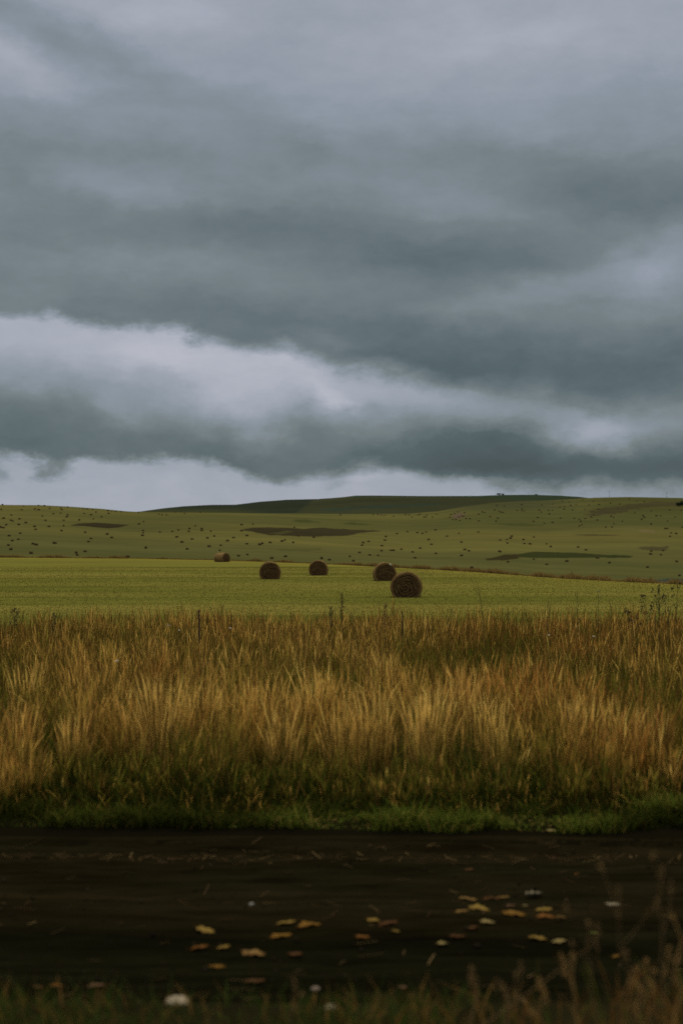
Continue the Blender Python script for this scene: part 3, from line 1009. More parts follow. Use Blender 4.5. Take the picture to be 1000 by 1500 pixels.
ZOOMS = [  # (x offset, y offset, list of zoomed points), five zoomed pixels to one photo pixel
    (0, [(20, 95), (10, 130), (175, 105), (160, 133), (283, 100), (328, 103), (258, 127), (285, 133), (365, 122), (447, 120), (455, 133), (497, 111), (393, 162), (445, 157), (85, 172),
         (28, 195), (145, 200), (82, 210), (95, 216), (192, 228), (140, 242), (48, 244), (8, 262), (28, 265), (312, 180), (336, 211), (255, 256), (263, 277), (360, 256), (468, 210),
         (490, 185), (496, 170), (468, 251), (453, 287), (150, 306), (70, 324), (137, 351), (92, 361), (65, 394), (82, 425), (245, 384), (268, 391), (403, 378), (231, 452), (618, 160),
         (640, 127), (680, 131), (704, 150), (668, 170), (745, 185), (685, 200), (582, 208), (625, 299), (668, 345), (650, 367), (787, 312), (820, 338), (626, 440), (560, 449),
         (568, 466), (937, 478), (793, 140), (820, 143), (847, 145), (797, 160), (888, 147), (612, 125)]),
    (200, [(15, 150), (165, 165), (188, 170), (220, 170), (283, 150), (325, 148), (352, 160), (52, 220), (18, 238), (50, 286), (50, 303), (45, 322), (172, 296), (70, 413), (262, 291),
           (307, 282), (295, 333), (333, 371), (388, 271), (383, 291), (432, 251), (478, 272), (478, 286), (545, 290), (408, 348), (371, 422), (520, 341), (570, 327), (532, 402),
           (618, 394), (610, 431), (666, 361), (712, 338), (770, 243), (853, 238), (770, 287), (808, 323), (808, 383), (903, 389), (920, 380), (978, 374), (748, 471), (812, 462),
           (990, 490), (470, 152)]),
    (400, [(493, 170), (155, 262), (185, 325), (297, 335), (65, 364), (87, 355), (147, 373), (90, 476), (355, 490), (411, 500), (560, 475), (587, 508), (632, 446), (707, 465),
           (767, 467), (650, 394), (658, 375), (699, 365), (795, 397), (793, 435), (860, 431), (880, 431), (937, 422), (818, 357), (825, 329), (905, 307), (982, 293), (820, 170),
           (805, 178), (880, 180), (733, 168), (765, 168), (790, 170), (968, 168), (993, 170)]),
    (600, [(15, 188), (60, 170), (105, 185), (122, 172), (120, 185), (165, 186), (75, 165), (195, 165), (300, 168), (292, 186), (328, 160), (350, 148), (315, 203), (338, 203),
           (400, 155), (395, 180), (412, 198), (441, 199), (365, 212), (382, 178), (360, 185), (505, 165), (505, 215), (530, 150), (548, 153), (588, 184), (643, 195), (630, 216),
           (620, 135), (652, 142), (668, 150), (684, 152), (635, 100), (690, 105), (785, 137), (820, 127), (820, 140), (838, 140), (818, 95), (905, 218), (935, 190),
           (963, 149), (946, 133), (965, 98), (983, 231), (55, 300), (92, 306), (118, 297), (187, 281), (137, 352), (157, 387), (271, 327), (358, 305), (500, 296), (377, 371),
           (402, 425), (432, 435), (377, 470), (75, 415), (20, 443), (37, 486), (190, 454), (660, 355), (710, 350), (735, 341), (745, 328), (713, 378), (830, 352), (837, 381),
           (878, 384), (908, 333), (657, 441), (717, 516), (905, 495), (452, 561)]),
    (800, [(430, 45), (265, 60), (343, 70), (45, 90), (115, 70), (165, 75), (177, 100), (215, 95), (97, 113), (130, 108), (128, 128), (190, 134), (310, 97), (385, 95), (468, 85),
           (535, 90), (605, 57), (660, 70), (715, 72), (280, 132), (378, 127), (15, 137), (43, 135), (20, 163), (102, 193), (202, 195), (238, 202), (250, 217), (43, 225), (257, 243),
           (240, 252), (283, 196), (345, 173), (327, 185), (371, 208), (473, 180), (490, 188), (553, 217), (493, 235), (433, 260), (478, 260), (645, 152), (705, 175), (715, 187),
           (695, 202), (765, 140), (803, 177), (835, 177), (900, 135), (940, 185), (885, 215), (765, 237), (882, 270), (868, 270), (910, 303), (948, 308), (902, 328), (992, 260),
           (0, 384), (30, 404), (230, 407), (288, 428), (147, 511), (0, 534), (372, 487), (458, 522), (765, 437), (850, 433), (760, 458), (835, 463), (950, 514), (737, 555),
           (970, 615), (985, 137)])]
spots = [(ox + a / 5.0, 720 + b / 5.0) for ox, pts in ZOOMS for a, b in pts]


def land_at(px, row):
    """walk out along the bearing until the hillside stands at that height, then the same on the ridge"""
    s = np.linspace(S0 + 20, float(hill_s1(px)), 700)
    r = hill_row(np.full(s.shape, px), s)
    ok = np.nonzero(r <= row + 0.9)[0]
    if len(ok):
        i = ok[0]
        return s[i], float(row_z(r[i], s[i]))
    if row + 2.2 >= r.min():
        return s[-3], float(row_z(r[-3], s[-3]))
    s = np.linspace(1320, 2095, 500)
    r = ridge_row(np.full(s.shape, px), s)
    ok = np.nonzero(r <= row + 0.9)[0]
    i = ok[0] if len(ok) else len(s) - 1
    return s[i], float(row_z(r[i], s[i]))


ORD = ('first second third fourth fifth sixth seventh eighth ninth tenth eleventh twelfth thirteenth fourteenth fifteenth sixteenth seventeenth eighteenth nineteenth '
       'twentieth twenty-first twenty-second twenty-third twenty-fourth twenty-fifth twenty-sixth twenty-seventh twenty-eighth twenty-ninth thirtieth').split()
COLS = [(0, 100), (100, 200), (200, 350), (350, 560), (560, 640), (640, 710), (710, 800), (800, 870), (870, 1001)]
ROWS = [(0, 757), (757, 780), (780, 900)]
WHERE = {(0, 0): 'on the crest at the far left', (0, 1): 'on the mid slope at the far left', (0, 2): 'on the low slope at the far left',
         (1, 0): 'above the short dark patch', (1, 1): 'beside the short dark patch', (1, 2): 'below the short dark patch',
         (2, 0): 'at the notch between hill and ridge', (2, 1): 'between the two dark patches', (2, 2): 'above the side-on field bale',
         (3, 0): 'above the long dark patch', (3, 1): 'beside the long dark patch', (3, 2): 'below the long dark patch',
         (4, 0): 'under the dark stripe above the nearest bale', (4, 1): 'on the mid slope above the nearest bale', (4, 2): 'on the low slope above the nearest bale',
         (5, 0): 'around the brown scrape below the ridge', (5, 1): 'on the mid slope below the brown scrape', (5, 2): 'on the low slope left of the green strip',
         (6, 0): 'under the bush on the skyline', (6, 1): 'on the mid slope below the skyline bush', (6, 2): 'around the left half of the green strip',
         (7, 0): 'left of the olive band near the top right', (7, 1): 'on the mid slope above the green strip', (7, 2): 'around the middle of the green strip',
         (8, 0): 'around the olive band at top right', (8, 1): 'on the mid slope at the far right', (8, 2): 'on the low slope at the far right'}


def zone(px, row):
    ci = [i for i, (a, b) in enumerate(COLS) if a <= px < b][0]
    ri = [i for i, (a, b) in enumerate(ROWS) if a <= row < b][0]
    return ci, ri


def build_hill_bales():
    M_far = material('weathered_hay', base=(0.050, 0.034, 0.016), rough=.95, nscale=3, namt=.3, bump=.5, bscale=12, bdist=.08, spec=.05)
    protos = []
    for k in range(4):
        V, F = bale_mesh(.72, 1.3 + .15 * k, 20, 3, 20 + k)
        me_o = mesh_obj('distant_hay_bale', V, F, M_far, smooth=True)
        protos.append(me_o)
    z_ = {}
    for p in spots:
        z_.setdefault(zone(*p), []).append(p)
    n = 0
    for key, lst in z_.items():
        lst.sort()
        for i, (px, row) in enumerate(lst):
            s, z = land_at(px, row)
            src = protos[n % 4]
            o = src if n < 4 else src.copy()
            if n >= 4:
                COL.objects.link(o)
            o.location = ((px - 500) / FPX * s, s, z - .05)
            o.rotation_euler = (0, 0, rng.uniform(0, math.pi))
            k = rng.uniform(.58, .78)
            o.scale = (k, k, k)
            size = 'tiny' if key[1] == 0 else 'small'
            if len(lst) == 1:
                lab = f'only {size} distant hay bale {WHERE[key]}'
            elif i == len(lst) - 1:
                lab = f'{size} distant hay bale, rightmost of those {WHERE[key]}'
            elif i == 0:
                lab = f'{size} distant hay bale, leftmost of those {WHERE[key]}'
            else:
                lab = f'{size} distant hay bale, {ORD[i]} from left {WHERE[key]}'
            tag(o, lab, 'hay bale', 'small distant round bales scattered over the hillside')
            n += 1
    print('bales', n, {k: len(v) for k, v in z_.items()})


build_hill_bales()


# ------------------------------------------------------------------ far bushes and poles
M_leaf = material('bush_leaves', use_col=True, rough=.8, namt=0, transl=.15)
M_bark = material('bark', base=(0.05, 0.038, 0.025), namt=.3, nscale=3)


def tube(pts, rads, seg=6):
    pts = [Vector(p) for p in pts]
    V, F = [], []
    for i, p in enumerate(pts):
        d = (pts[min(i + 1, len(pts) - 1)] - pts[max(i - 1, 0)]).normalized()
        a = d.orthogonal().normalized()
        b = d.cross(a)
        for k in range(seg):
            t = 2 * math.pi * k / seg
            V.append(tuple(p + (a * math.cos(t) + b * math.sin(t)) * rads[i]))
    for i in range(len(pts) - 1):
        for k in range(seg):
            k2 = (k + 1) % seg
            F.append((i * seg + k, i * seg + k2, (i + 1) * seg + k2, (i + 1) * seg + k))
    F.append(tuple(range(seg))[::-1])
    F.append(tuple((len(pts) - 1) * seg + k for k in range(seg)))
    return V, F


def join(parts):
    V, F = [], []
    for v, f in parts:
        b = len(V)
        V += list(v)
        F += [tuple(i + b for i in q) for q in f]
    return V, F


def bush(px, s, z, w, h, seed, label, name='bush', cat='bush', group=None):
    g = np.random.default_rng(seed)
    root = empty(name, ((px - 500) / FPX * s, s, z))
    tag(root, label, cat, group)
    ps = []
    lobes = [(g.uniform(-.38, .38) * w, g.uniform(-.3, .3) * w, h * g.uniform(.45, .72), g.uniform(.2, .34) * w) for _ in range(9)]
    for (lx, ly, lz, lr) in lobes[:5]:
        ps.append(tube([(lx * .1, ly * .1, -.2), (lx * .4, ly * .4, lz * .5), (lx, ly, lz)], [.12, .08, .03]))
    V, F = join(ps)
    mesh_obj('trunk', V, F, M_bark, parent=root)
    n = 2600
    li = g.integers(0, 9, n)
    L_ = np.array(lobes)[li]
    d = g.normal(0, 1, (n, 3))
    d /= np.linalg.norm(d, axis=1)[:, None]
    rr = L_[:, 3:4] * g.uniform(.3, 1.05, (n, 1))
    C = L_[:, :3] + d * rr * np.array((1, 1, h / w * 1.1))
    C[:, 2] = np.clip(C[:, 2], .1, None)
    a = g.normal(0, 1, (n, 3))
    a /= np.linalg.norm(a, axis=1)[:, None]
    b = np.cross(a, g.normal(0, 1, (n, 3)))
    b /= np.linalg.norm(b, axis=1)[:, None]
    sz = g.uniform(.12, .26, (n, 1)) * max(1, w / 5)
    V = np.stack([C - a * sz, C - b * sz * .6, C + a * sz, C + b * sz * .6], 1).reshape(-1, 3)
    c = np.array((0.028, 0.036, 0.018)) * g.uniform(.6, 1.4, (n, 1))
    mesh_obj('foliage', V, np.arange(n * 4).reshape(-1, 4), M_leaf, parent=root, col=np.repeat(c, 4, 0))


for (px, row, w, h, sd_, lab) in ((730.5, 726.5, 6.0, 3.3, 3, 'broader dark bush standing up on the skyline of the ridge'),
                                  (735.5, 726.2, 4.4, 2.4, 4, 'lower dark bush at the right side of the skyline bush'),
                                  (785, 725.8, 4.5, 1.4, 5, 'low faint bush on the ridge top right of the skyline bushes')):
    s = 2085.0
    z = float(row_z(ridge_row(px, s), s))
    bush(px, s, z - .3, w, h, sd_, lab)
for (px, row, w, h, sd_, lab) in ((995, 741, 5.2, 3.6, 7, 'dark tree clump left half at the right edge of the photo'),
                                  (1001, 741, 6.5, 4.9, 8, 'taller dark tree clump cut by the right edge of the photo'),
                                  (1009, 741, 6.0, 4.6, 9, 'dark trees just beyond the right edge of the photo')):
    s, z = land_at(px, row)
    if px > 1005:
        continue
    bush(px, s, z - .2, w, h, sd_, lab, 'tree_clump', 'trees')


def pole(px, label, h):
    s = float(hill_s1(px)) + 60
    z = float(row_z(hill_row(px, s), s))
    root = empty('utility_pole', ((px - 500) / FPX * s, s, z))
    tag(root, label, 'pole', 'thin poles on the right skyline')
    m_ = material('pole_grey', base=(0.16, 0.17, 0.18), nscale=2)
    V, F = tube([(0, 0, -.5), (0, 0, h * .5), (0, 0, h)], [.17, .15, .11], 8)
    mesh_obj('post', V, F, m_, parent=root)
    V, F = tube([(-.8, 0, h * .9), (.8, 0, h * .9)], [.07, .07], 6)
    mesh_obj('crossarm', V, F, m_, parent=root)


pole(892, 'thin grey pole on the skyline, left of the two', 6.0)
pole(976, 'thin grey pole on the skyline near the right edge, right of the two', 6.0)


# ------------------------------------------------------------------ stakes and single weeds that stand clear of the grass
def spot(px, y):
    x = (px - 500) / FPX * y
    return x, y, float(near_z(x, y))


def stake(px, y, top_row, label, r=.022):
    x, y, z = spot(px, y)
    h = EYE + (HOR - top_row) / FPX * y - z
    V, F = tube([(0, 0, -.1), (.004, 0, h * .5), (-.003, 0, h - .01), (-.003, 0, h)], [r, r * .95, r * .9, r * .5], 8)
    o = mesh_obj('stake', V, F, M_dark, smooth=False)
    o.location = (x, y, z)
    tag(o, label, 'stake', 'thin dark stakes in the tall grass')


stake(292, 31, 893, 'thin black stake rising from the tall grass at left')
stake(589, 31, 895, 'short black stake in the tall grass below the nearest bale', .014)


def weed(px, y, top_row, kind, seed, label, mat=M_dark, lean=0.0, base_lift=0.0):
    """kind: spike (dense seed spike), branched (thin twigs), pods (dark clusters), umbel (pale flower heads)"""
    g = np.random.default_rng(seed)
    x, y, z = spot(px, y)
    h = EYE + (HOR - top_row) / FPX * y - z
    root = empty('weed', (x, y, z))
    tag(root, label, 'weed', 'single weeds standing above the grass')
    main = [(lean * h * t * t + g.normal(0, .006), g.normal(0, .006), h * t) for t in np.linspace(0, 1, 7)]
    th = .0065
    ps = [tube(main, [th * (1.2 - .8 * t) for t in np.linspace(0, 1, 7)], 5)]
    tips = []
    nb = {'spike': 3, 'branched': 7, 'pods': 9, 'umbel': 5}[kind]
    for k in range(nb):
        t = .55 + .4 * k / nb
        p = Vector((lean * h * t * t, 0, h * t))
        a = g.uniform(0, 6.28)
        ll = h * g.uniform(.12, .24) * (1.2 - .6 * t)
        q = p + Vector((math.cos(a) * ll * .7, math.sin(a) * ll * .4, ll))
        ps.append(tube([p, (p + q) / 2 + Vector((math.cos(a) * ll * .12, 0, 0)), q], [th * .6, th * .45, th * .3], 4))
        tips.append(q)
    V, F = join(ps)
    mesh_obj('stem', V, F, mat, parent=root)
    hv = []

    def blob(c, r, rz_):
        n = 5
        V, F = tube([c + Vector((0, 0, -rz_)), c + Vector((0, 0, -rz_ * .4)), c + Vector((r * .1, 0, rz_ * .4)), c + Vector((0, 0, rz_))], [r * .3, r, r * .85, r * .25], n)
        return V, F
    if kind == 'spike':
        for k in range(70):
            t = g.uniform(.62, 1.0)
            w = .032 * (1 - abs(t - .8) * 2.6)
            c = Vector((lean * h * t * t + g.normal(0, w), g.normal(0, w), h * t))
            hv.append(blob(c, .008, .016))
        hv = [hv]
    elif kind == 'pods':
        for q in tips + [Vector(main[-1])]:
            hv.append([])
            for k in range(4):
                hv[-1].append(blob(q + Vector((g.normal(0, .02), g.normal(0, .02), g.normal(0, .03))), .012, .018))
    elif kind == 'branched':
        for q in tips:
            hv.append([blob(q, .007, .014)])
    elif kind == 'umbel':
        for q in tips + [Vector(main[-1])]:
            hv.append([])
            for k in range(7):
                hv[-1].append(blob(q + Vector((g.normal(0, .018), g.normal(0, .018), g.normal(0, .006))), .009, .007))
    for cluster in hv:
        V, F = join(cluster)
        mesh_obj('flower_head' if kind == 'umbel' else 'seed_head', V, F, M_pale if kind == 'umbel' else mat, parent=root)
    # a few leaves
    n = 8
    P = np.array([[lean * h * t * t, 0, h * t] for t in g.uniform(.15, .6, n)])
    a = g.uniform(0, 6.28, n)
    lv = ribbons('leaf', P, g.uniform(.06, .13, n), np.full(n, .014), np.stack([np.cos(a), np.sin(a)], -1) * .9, a + 1.57, np.full((n, 3), .03) * (1.2, 1.1, .5), np.full((n, 3), .05) * (1.2, 1.0, .5),
                 [0, .5, 1], [.5, 1, .05], parent=root)
    tag(lv, None, None, None, 'stuff')


weed(501, 33, 869, 'spike', 1, 'dark dock spike right below the middle hay bale')
weed(485, 32, 888, 'spike', 2, 'lower dark dock spike left of the tall one', M_greenstem)
weed(564, 30, 884, 'spike', 3, 'rusty brown weed spike below the two overlapping bales', M_stem)
weed(710, 32, 853, 'branched', 4, 'tall thin bare weed with ascending twigs right of the nearest bale', M_dark, -.10)
weed(845, 33, 868, 'branched', 5, 'slender straight weed halfway between the thin bare weed and right edge', M_greenstem)
weed(875, 32, 866, 'umbel', 6, 'faint weed with pale flower heads left of the dark right-hand weeds', M_greenstem)
weed(930, 31, 895, 'pods', 7, 'short dark weed with a blackish head leaning left', M_dark, -.12)
weed(948, 30, 873, 'pods', 8, 'dark weed with brown pods, left of the tall green stem', M_dark, -.04)
weed(957, 30.5, 868, 'pods', 9, 'bushy dark weed touching the tall green stem', M_dark, .05)
weed(964, 30, 856, 'spike', 10, 'tallest green stem of the weeds at right', M_greenstem)
weed(977, 31, 868, 'branched', 11, 'thin weed between the tall green stem and the rightmost weed', M_greenstem)
weed(988, 30, 858, 'pods', 12, 'rightmost tall green weed with loose heads', M_greenstem, .03)
weed(22, 33, 893, 'pods', 13, 'dark headed weed at the far left above the grass', M_dark)
weed(80, 30, 897, 'spike', 14, 'dark green weed spike at left in the grass tops', M_greenstem)
weed(803, 32, 885, 'branched', 15, 'thin brown weed right of the thin bare weed', M_stem)
weed(660, 31, 888, 'branched', 16, 'thin tan weed just right of the nearest bale foot', M_stem)
weed(520, 30, 886, 'branched', 17, 'faint thin weed right of the dark dock spike', M_stem)


def white_flower(px, row, y, label):
    x, y, z = spot(px, y)
    h = EYE + (HOR - row) / FPX * y - z
    root = empty('white_flower', (x, y, z))
    tag(root, label, 'flower', 'white flower heads in the tall grass')
    V, F = tube([(0, 0, 0), (.01, 0, h * .6), (0, 0, h)], [.003, .003, .002], 4)
    mesh_obj('stem', V, F, M_greenstem, parent=root)
    g = np.random.default_rng(int(px))
    ps = []
    for k in range(14):
        c = Vector((g.normal(0, .013), g.normal(0, .013), h + g.normal(0, .004)))
        ps.append(tube([c - Vector((0, 0, .005)), c, c + Vector((0, 0, .006))], [.002, .008, .003], 6))
    V, F = join(ps)
    mesh_obj('flower_head', V, F, M_white, parent=root)


white_flower(263, 923, 27.0, 'white flower head just left of the black stake')
white_flower(172, 968, 19.5, 'lone white flower head at left, lower in the tan grass')
white_flower(247, 916, 28.0, 'small pale flower head in the grass tops left of the stake')
white_flower(338, 920, 27.5, 'small white flower head right of the black stake')
white_flower(803, 930, 25.0, 'white flower head in the rusty grass at right')
white_flower(868, 932, 25.5, 'white flower head below the faint pale-headed weed')


# ------------------------------------------------------------------ leaves and stones on the track
def row_to_ground(px, row):
    y = EYE * FPX / (row - HOR)
    for _ in range(30):
        x = (px - 500) / FPX * y
        y = (EYE - float(near_z(x, y)) - .02) * FPX / (row - HOR)
    return (px - 500) / FPX * y, y


LC = {'yellow': (0.15, 0.10, 0.022), 'cream': (0.17, 0.135, 0.05), 'orange': (0.105, 0.045, 0.010), 'ochre': (0.12, 0.064, 0.011), 'tan': (0.13, 0.078, 0.024), 'brown': (0.055, 0.026, 0.009),
      'pink': (0.10, 0.055, 0.032), 'white': (0.19, 0.165, 0.11), 'green': (0.10, 0.13, 0.03)}
M_lf = {k: material(k + '_leaf', base=v, rough=.9, nscale=14, namt=.35, hue=(v[0] * .4, v[1] * .3, v[2] * .4, .8), spec=.05) for k, v in LC.items()}
leaf_n = [0]


def fallen_leaf(px, row, wpx, colour, label, hump=.09, ring=False):
    leaf_n[0] += 1
    g = np.random.default_rng(500 + leaf_n[0])
    x, y = row_to_ground(px, row)
    z = float(near_z(x, y))
    L_ = wpx * y / FPX
    L_ *= 1.0
    wd = L_ * g.uniform(.3, .5)
    nu, nv = 13, 7
    U, Vv = np.meshgrid(np.linspace(0, 1, nu), np.linspace(-1, 1, nv), indexing='ij')
    prof = np.sin(np.pi * U ** .8) ** .7 * (1 + .25 * np.sin(U * 19 + g.uniform(0, 6)))
    X = (U - .5) * L_
    Y = Vv * prof * wd / 2
    Z = hump * L_ * (np.sin(np.pi * U) * .5) * (1 - .4 * Vv ** 2) + .06 * L_ * np.abs(Vv) * prof * g.uniform(-.5, 1.2) + .03 * L_ * np.sin(U * 9 + Vv * 4 + g.uniform(0, 6))
    if ring:
        Z = .2 * L_ * (Vv ** 2) * prof + .1 * L_ * (2 * U - 1) ** 2
    V = np.stack([X, Y, Z], -1).reshape(-1, 3)
    F = grid_faces(nu, nv)
    # thickness
    n = len(V)
    V2 = V - np.array((0, 0, .0015))
    Vall = np.concatenate([V, V2])
    Fall = np.concatenate([F[:, ::-1], F + n])
    o = mesh_obj('fallen_leaf', Vall, Fall, M_lf[colour], smooth=True)
    o.location = (x, y, z + .012)
    o.rotation_euler = (g.uniform(.0, .15), g.uniform(-.15, .15), g.uniform(-.5, .5))
    tag(o, label, 'leaf', 'fallen leaves scattered on the dark track')
    V, F2 = tube([(-L_ * .5, 0, .0), (-L_ * .62, .006, .01), (-L_ * .75, .012, .004)], [.0016, .0014, .001], 4)
    mesh_obj('leaf_stalk', V, F2, M_lf['brown'], parent=o)


for a in (
        (302, 1358, 31, 'yellow', 'flat pale yellow leaf, uppermost of the left leaf cluster'),
        (294, 1383, 28, 'orange', 'orange leaf below the pale yellow one, leftmost of its cluster'),
        (329, 1381, 21, 'yellow', 'small yellow leaf just right of the orange leaf'),
        (320, 1411, 28, 'ochre', 'ochre leaf at the bottom of the left cluster'),
        (372, 1391, 39, 'tan', 'wide tan leaf alone between the left cluster and the ochre pair'),
        (412, 1366, 36, 'ochre', 'ochre leaf under the yellow and amber pair left of centre'),
        (420, 1347, 30, 'yellow', 'yellow leaf touching an amber leaf, left of centre'),
        (453, 1351, 36, 'ochre', 'amber leaf at the right of the pair left of centre'),
        (432, 1394, 28, 'brown', 'dim brown leaf right of the wide tan leaf'),
        (374, 1431, 34, 'brown', 'dim rusty leaf below the wide tan leaf'),
        (546, 1343, 22, 'yellow', 'yellow leaf at the left tip of a brown one near centre'),
        (568, 1347, 34, 'brown', 'long brown leaf near the centre of the track'),
        (579, 1359, 14, 'yellow', 'tiny yellow leaf under the right end of the long brown leaf'),
        (531, 1367, 22, 'orange', 'orange and cream leaf at the lower left of the centre cluster'),
        (647, 1370, 20, 'cream', 'cream leaf left of a trail of brown leaves'),
        (669, 1362, 26, 'brown', 'narrow brown leaf right of the cream leaf'),
        (712, 1345, 22, 'cream', 'cream leaf at the upper right end of the brown trail'),
        (690, 1352, 22, 'brown', 'dim brown leaf between the two cream leaves'),
        (685, 1313, 28, 'tan', 'tan leaf at the upper left of the big right cluster'),
        (675, 1330, 22, 'tan', 'tan leaf at the left tip of the big right cluster'),
        (700, 1326, 34, 'yellow', 'bright yellow leaf in the left half of the big right cluster'),
        (718, 1313, 28, 'brown', 'brown leaf at the top middle of the big right cluster'),
        (736, 1310, 20, 'tan', 'small tan leaf topmost in the middle of the right cluster'),
        (746, 1322, 16, 'pink', 'pinkish leaf in the middle of the right cluster'),
        (751, 1333, 36, 'ochre', 'long ochre leaf at the bottom middle of the right cluster'),
        (767, 1322, 9, 'cream', 'tiny cream leaf under the curled white leaf'),
        (795, 1328, 30, 'yellow', 'yellow leaf on top of the orange one at right'),
        (797, 1338, 28, 'orange', 'orange leaf below the yellow leaf at right'),
        (819, 1339, 15, 'tan', 'small tan leaf at the right tip of the right cluster'),
        (786, 1368, 28, 'yellow', 'flat yellow leaf, left of the pair under the right cluster'),
        (817, 1372, 24, 'cream', 'pale cream leaf, right of the pair under the right cluster'),
        (895, 1320, 24, 'white', 'single whitish leaf alone on the track at right'),
        (867, 1362, 12, 'green', 'tiny greenish leaf between the whitish leaf and the verge'),
        (899, 1395, 15, 'ochre', 'small ochre leaf at right among the verge stalks'),
        (590, 1440, 15, 'pink', 'small pale leaf on the near edge of the track below centre'),
        (548, 1474, 18, 'pink', 'pinkish leaf at the bottom below centre'),
        (60, 1440, 18, 'brown', 'brown leaf at the lower left, left of its neighbour'),
        (86, 1438, 20, 'orange', 'rusty leaf at the lower left above the green tuft'),
        (143, 1438, 28, 'pink', 'dull pinkish leaf at lower left, right of the rusty one'),
        (842, 1276, 9, 'orange', 'tiny orange leaf far across the track at right'),
        (686, 1270, 15, 'brown', 'small brown leaf far across the track right of centre'),
        (805, 1213, 15, 'cream', 'pale leaf caught in the short grass beyond the track at right'),
        (341, 1208, 16, 'green', 'pale green leaf in the short grass beyond the track left of centre')):
    fallen_leaf(*a)
fallen_leaf(780, 1308, 28, 'white', 'curled white leaf with a dark hollow, top of the right cluster', ring=True)


def stone(px, row, wpx, h, seed, base, label):
    g = np.random.default_rng(seed)
    x, y = row_to_ground(px, row)
    z = float(near_z(x, y))
    w = wpx * y / FPX
    bm = bmesh.new()
    bmesh.ops.create_icosphere(bm, subdivisions=3, radius=.5)
    for v in bm.verts:
        n = fbm(v.co.x * 2.3 + seed, v.co.y * 2.3 + v.co.z * 1.7, 3)
        v.co *= .82 + .36 * float(n)
        v.co.x *= w
        v.co.y *= w * .8
        v.co.z *= w * h
    me = bpy.data.meshes.new('stone')
    bm.to_mesh(me)
    bm.free()
    me.materials.append(material('pale_stone', base=base, nscale=20, namt=.2, bump=.1, bscale=20))
    for p in me.polygons:
        p.use_smooth = True
    o = bpy.data.objects.new('stone', me)
    COL.objects.link(o)
    o.location = (x, y, z + w * h * .2)
    tag(o, label, 'stone', 'pale stones at the near edge of the track')


stone(262, 1462, 38, .46, 1, (0.20, 0.165, 0.115), 'largest pale domed stone at the lower left')
stone(484, 1468, 20, .45, 2, (0.22, 0.18, 0.13), 'flat pale stone at the bottom centre')
stone(462, 1441, 14, .5, 3, (0.12, 0.09, 0.07), 'small dull brown stone above the flat pale one')
stone(369, 1319, 8, .6, 4, (0.16, 0.16, 0.15), 'tiny grey stone in the rut left of centre')


# bits of straw and clods on the track
def build_litter():
    n = 300
    y = np.where(rng.random(n) < .6, rng.normal(12.65, .12, n), rng.uniform(8.5, 12.8, n))
    y = np.clip(y, 8.5, 12.9)
    x = rng.uniform(-1, 1, n) * (.28 * y)
    z = near_z(x, y) + .012
    a = rng.uniform(0, np.pi, n)
    ln = rng.uniform(.02, .10, n)
    d = np.stack([np.cos(a), np.sin(a), rng.normal(0, .12, n)], -1) * ln[:, None]
    s_ = np.stack([-np.sin(a), np.cos(a), 0 * a], -1) * .003
    P = np.stack([x, y, z], -1)
    V = np.stack([P - d - s_, P - d + s_, P + d + s_, P + d - s_], 1).reshape(-1, 3)
    c = hues(n, [(0.16, 0.11, 0.05), (0.06, 0.035, 0.018), (0.09, 0.06, 0.03)], [.2, .5, .3], .3)
    o = mesh_obj('straw_litter', V, np.arange(n * 4).reshape(-1, 4), M_blade, col=np.repeat(c, 4, 0))
    tag(o, 'scattered bits of straw and debris on the dark track', None, None, 'stuff')
    # small clods and gravel
    n = 900
    y = rng.uniform(8.4, 12.9, n)
    x = rng.uniform(-1, 1, n) * .29 * y
    r = rng.gamma(2, .0032, n) + .003
    base = np.array([(1, 0, 0), (-1, 0, 0), (0, 1, 0), (0, -1, 0), (0, 0, .8), (0, 0, -.8)], float)
    V = (base[None] * rng.uniform(.6, 1.2, (n, 6, 1)) * r[:, None, None]) + np.stack([x, y, near_z(x, y) + r * .3], -1)[:, None, :]
    tri = np.array([(0, 2, 4), (2, 1, 4), (1, 3, 4), (3, 0, 4), (2, 0, 5), (1, 2, 5), (3, 1, 5), (0, 3, 5)])
    F = (tri[None] + (np.arange(n) * 6)[:, None, None]).reshape(-1, 3)
    c = hues(n, [(0.014, 0.012, 0.008), (0.03, 0.024, 0.016), (0.009, 0.008, 0.006)], [.5, .2, .3], .3)
    o = mesh_obj('soil_clods', V.reshape(-1, 3), F, M_base, col=np.repeat(c, 6, 0))
    tag(o, 'small dark clods and gravel on the track', None, None, 'stuff')


build_litter()


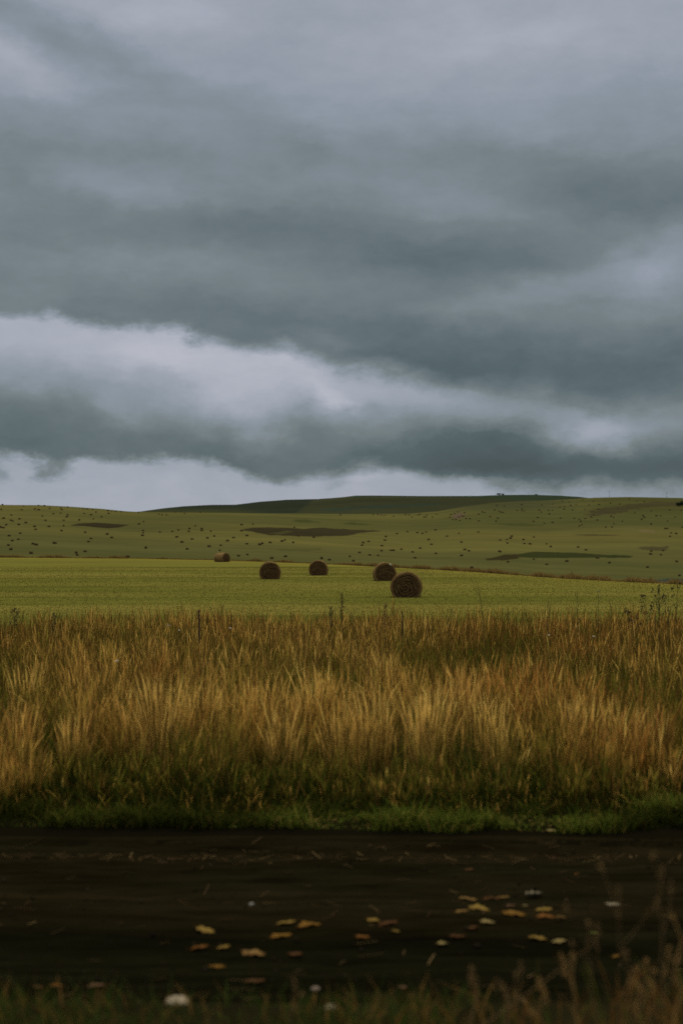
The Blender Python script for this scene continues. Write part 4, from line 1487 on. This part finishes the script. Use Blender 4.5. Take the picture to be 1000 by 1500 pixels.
# ------------------------------------------------------------------ near dry weeds at the lower right, in front of the track
def near_weed(px, y, top_px, top_row, seed, label, th=.006, mat=M_stem, twigs=4):
    g = np.random.default_rng(seed)
    x, y, z = spot(px, y)
    zt = EYE + (HOR - top_row) / FPX * y
    xt = (top_px - 500) / FPX * y
    root = empty('dry_weed', (x, y, z - .03))
    th *= .62
    tag(root, label, 'weed', 'dry weed stalks on the near verge')
    A = Vector((0, 0, 0))
    B = Vector((xt - x, g.uniform(-.1, .1), zt - z))
    pts = [A + (B - A) * t + Vector((g.normal(0, .012), g.normal(0, .01), 0)) for t in np.linspace(0, 1, 8)]
    ps = [tube(pts, [th * (1.15 - .7 * t) for t in np.linspace(0, 1, 8)], 6)]
    tips = [pts[-1]]
    for k in range(twigs):
        i = g.integers(3, 7)
        a = g.uniform(0, 6.28)
        ll = B.length * g.uniform(.12, .3)
        q = pts[i] + Vector((math.cos(a) * ll * .6, math.sin(a) * ll * .4, ll * .8))
        ps.append(tube([pts[i], (pts[i] + q) / 2 + Vector((.01, 0, 0)), q], [th * .5, th * .4, th * .25], 5))
        tips.append(q)
    V, F = join(ps)
    mesh_obj('stem', V, F, mat, parent=root)
    hv = []
    for q in tips:
        hv = []
        for k in range(4):
            c = q + Vector((g.normal(0, .006), g.normal(0, .006), g.normal(0, .014)))
            hv.append(tube([c - Vector((0, 0, .012)), c, c + Vector((0, 0, .012))], [.002, .0055, .002], 5))
        V, F = join(hv)
        mesh_obj('seed_head', V, F, mat, parent=root)


M_tanstem = material('tan_stem', base=(0.24, 0.14, 0.045), namt=.2, nscale=20)
for a in ((600, 6.4, 868, 1368, 1, 'long pale twig slanting up to the right over the track', .006, M_stem, 1),
          (845, 6.3, 835, 1385, 2, 'short upright stalk crossing the slanting twig', .009, M_tanstem, 2),
          (905, 6.0, 900, 1285, 3, 'dim tall stalk just right of the whitish leaf', .005, M_stem, 3),
          (975, 6.0, 962, 1270, 4, 'dim tall stalk near the right edge, left of the tan one', .005, M_stem, 3),
          (985, 5.9, 995, 1335, 5, 'thicker tan stalk cut by the right edge of the photo', .009, M_tanstem, 4),
          (950, 6.2, 940, 1400, 6, 'medium tan stalk at lower right with short twigs', .006, M_tanstem, 4),
          (872, 6.1, 860, 1340, 7, 'thin stalk forking under the whitish leaf', .005, M_stem, 4),
          (785, 6.3, 786, 1425, 8, 'low tan stalk at the bottom, right of the pale leaf pair', .007, M_tanstem, 3),
          (692, 6.4, 690, 1425, 9, 'low brown stalk at the bottom, below the right cluster', .007, M_stem, 2),
          (750, 6.2, 742, 1440, 10, 'low brown stalk at the bottom beside the green tuft', .007, M_stem, 3),
          (430, 6.5, 432, 1420, 11, 'faint stalk left of centre below the ochre leaves', .005, M_stem, 2),
          (922, 5.9, 925, 1430, 12, 'low tan stalk between the medium and the forked stalks', .006, M_tanstem, 4)):
    near_weed(*a)
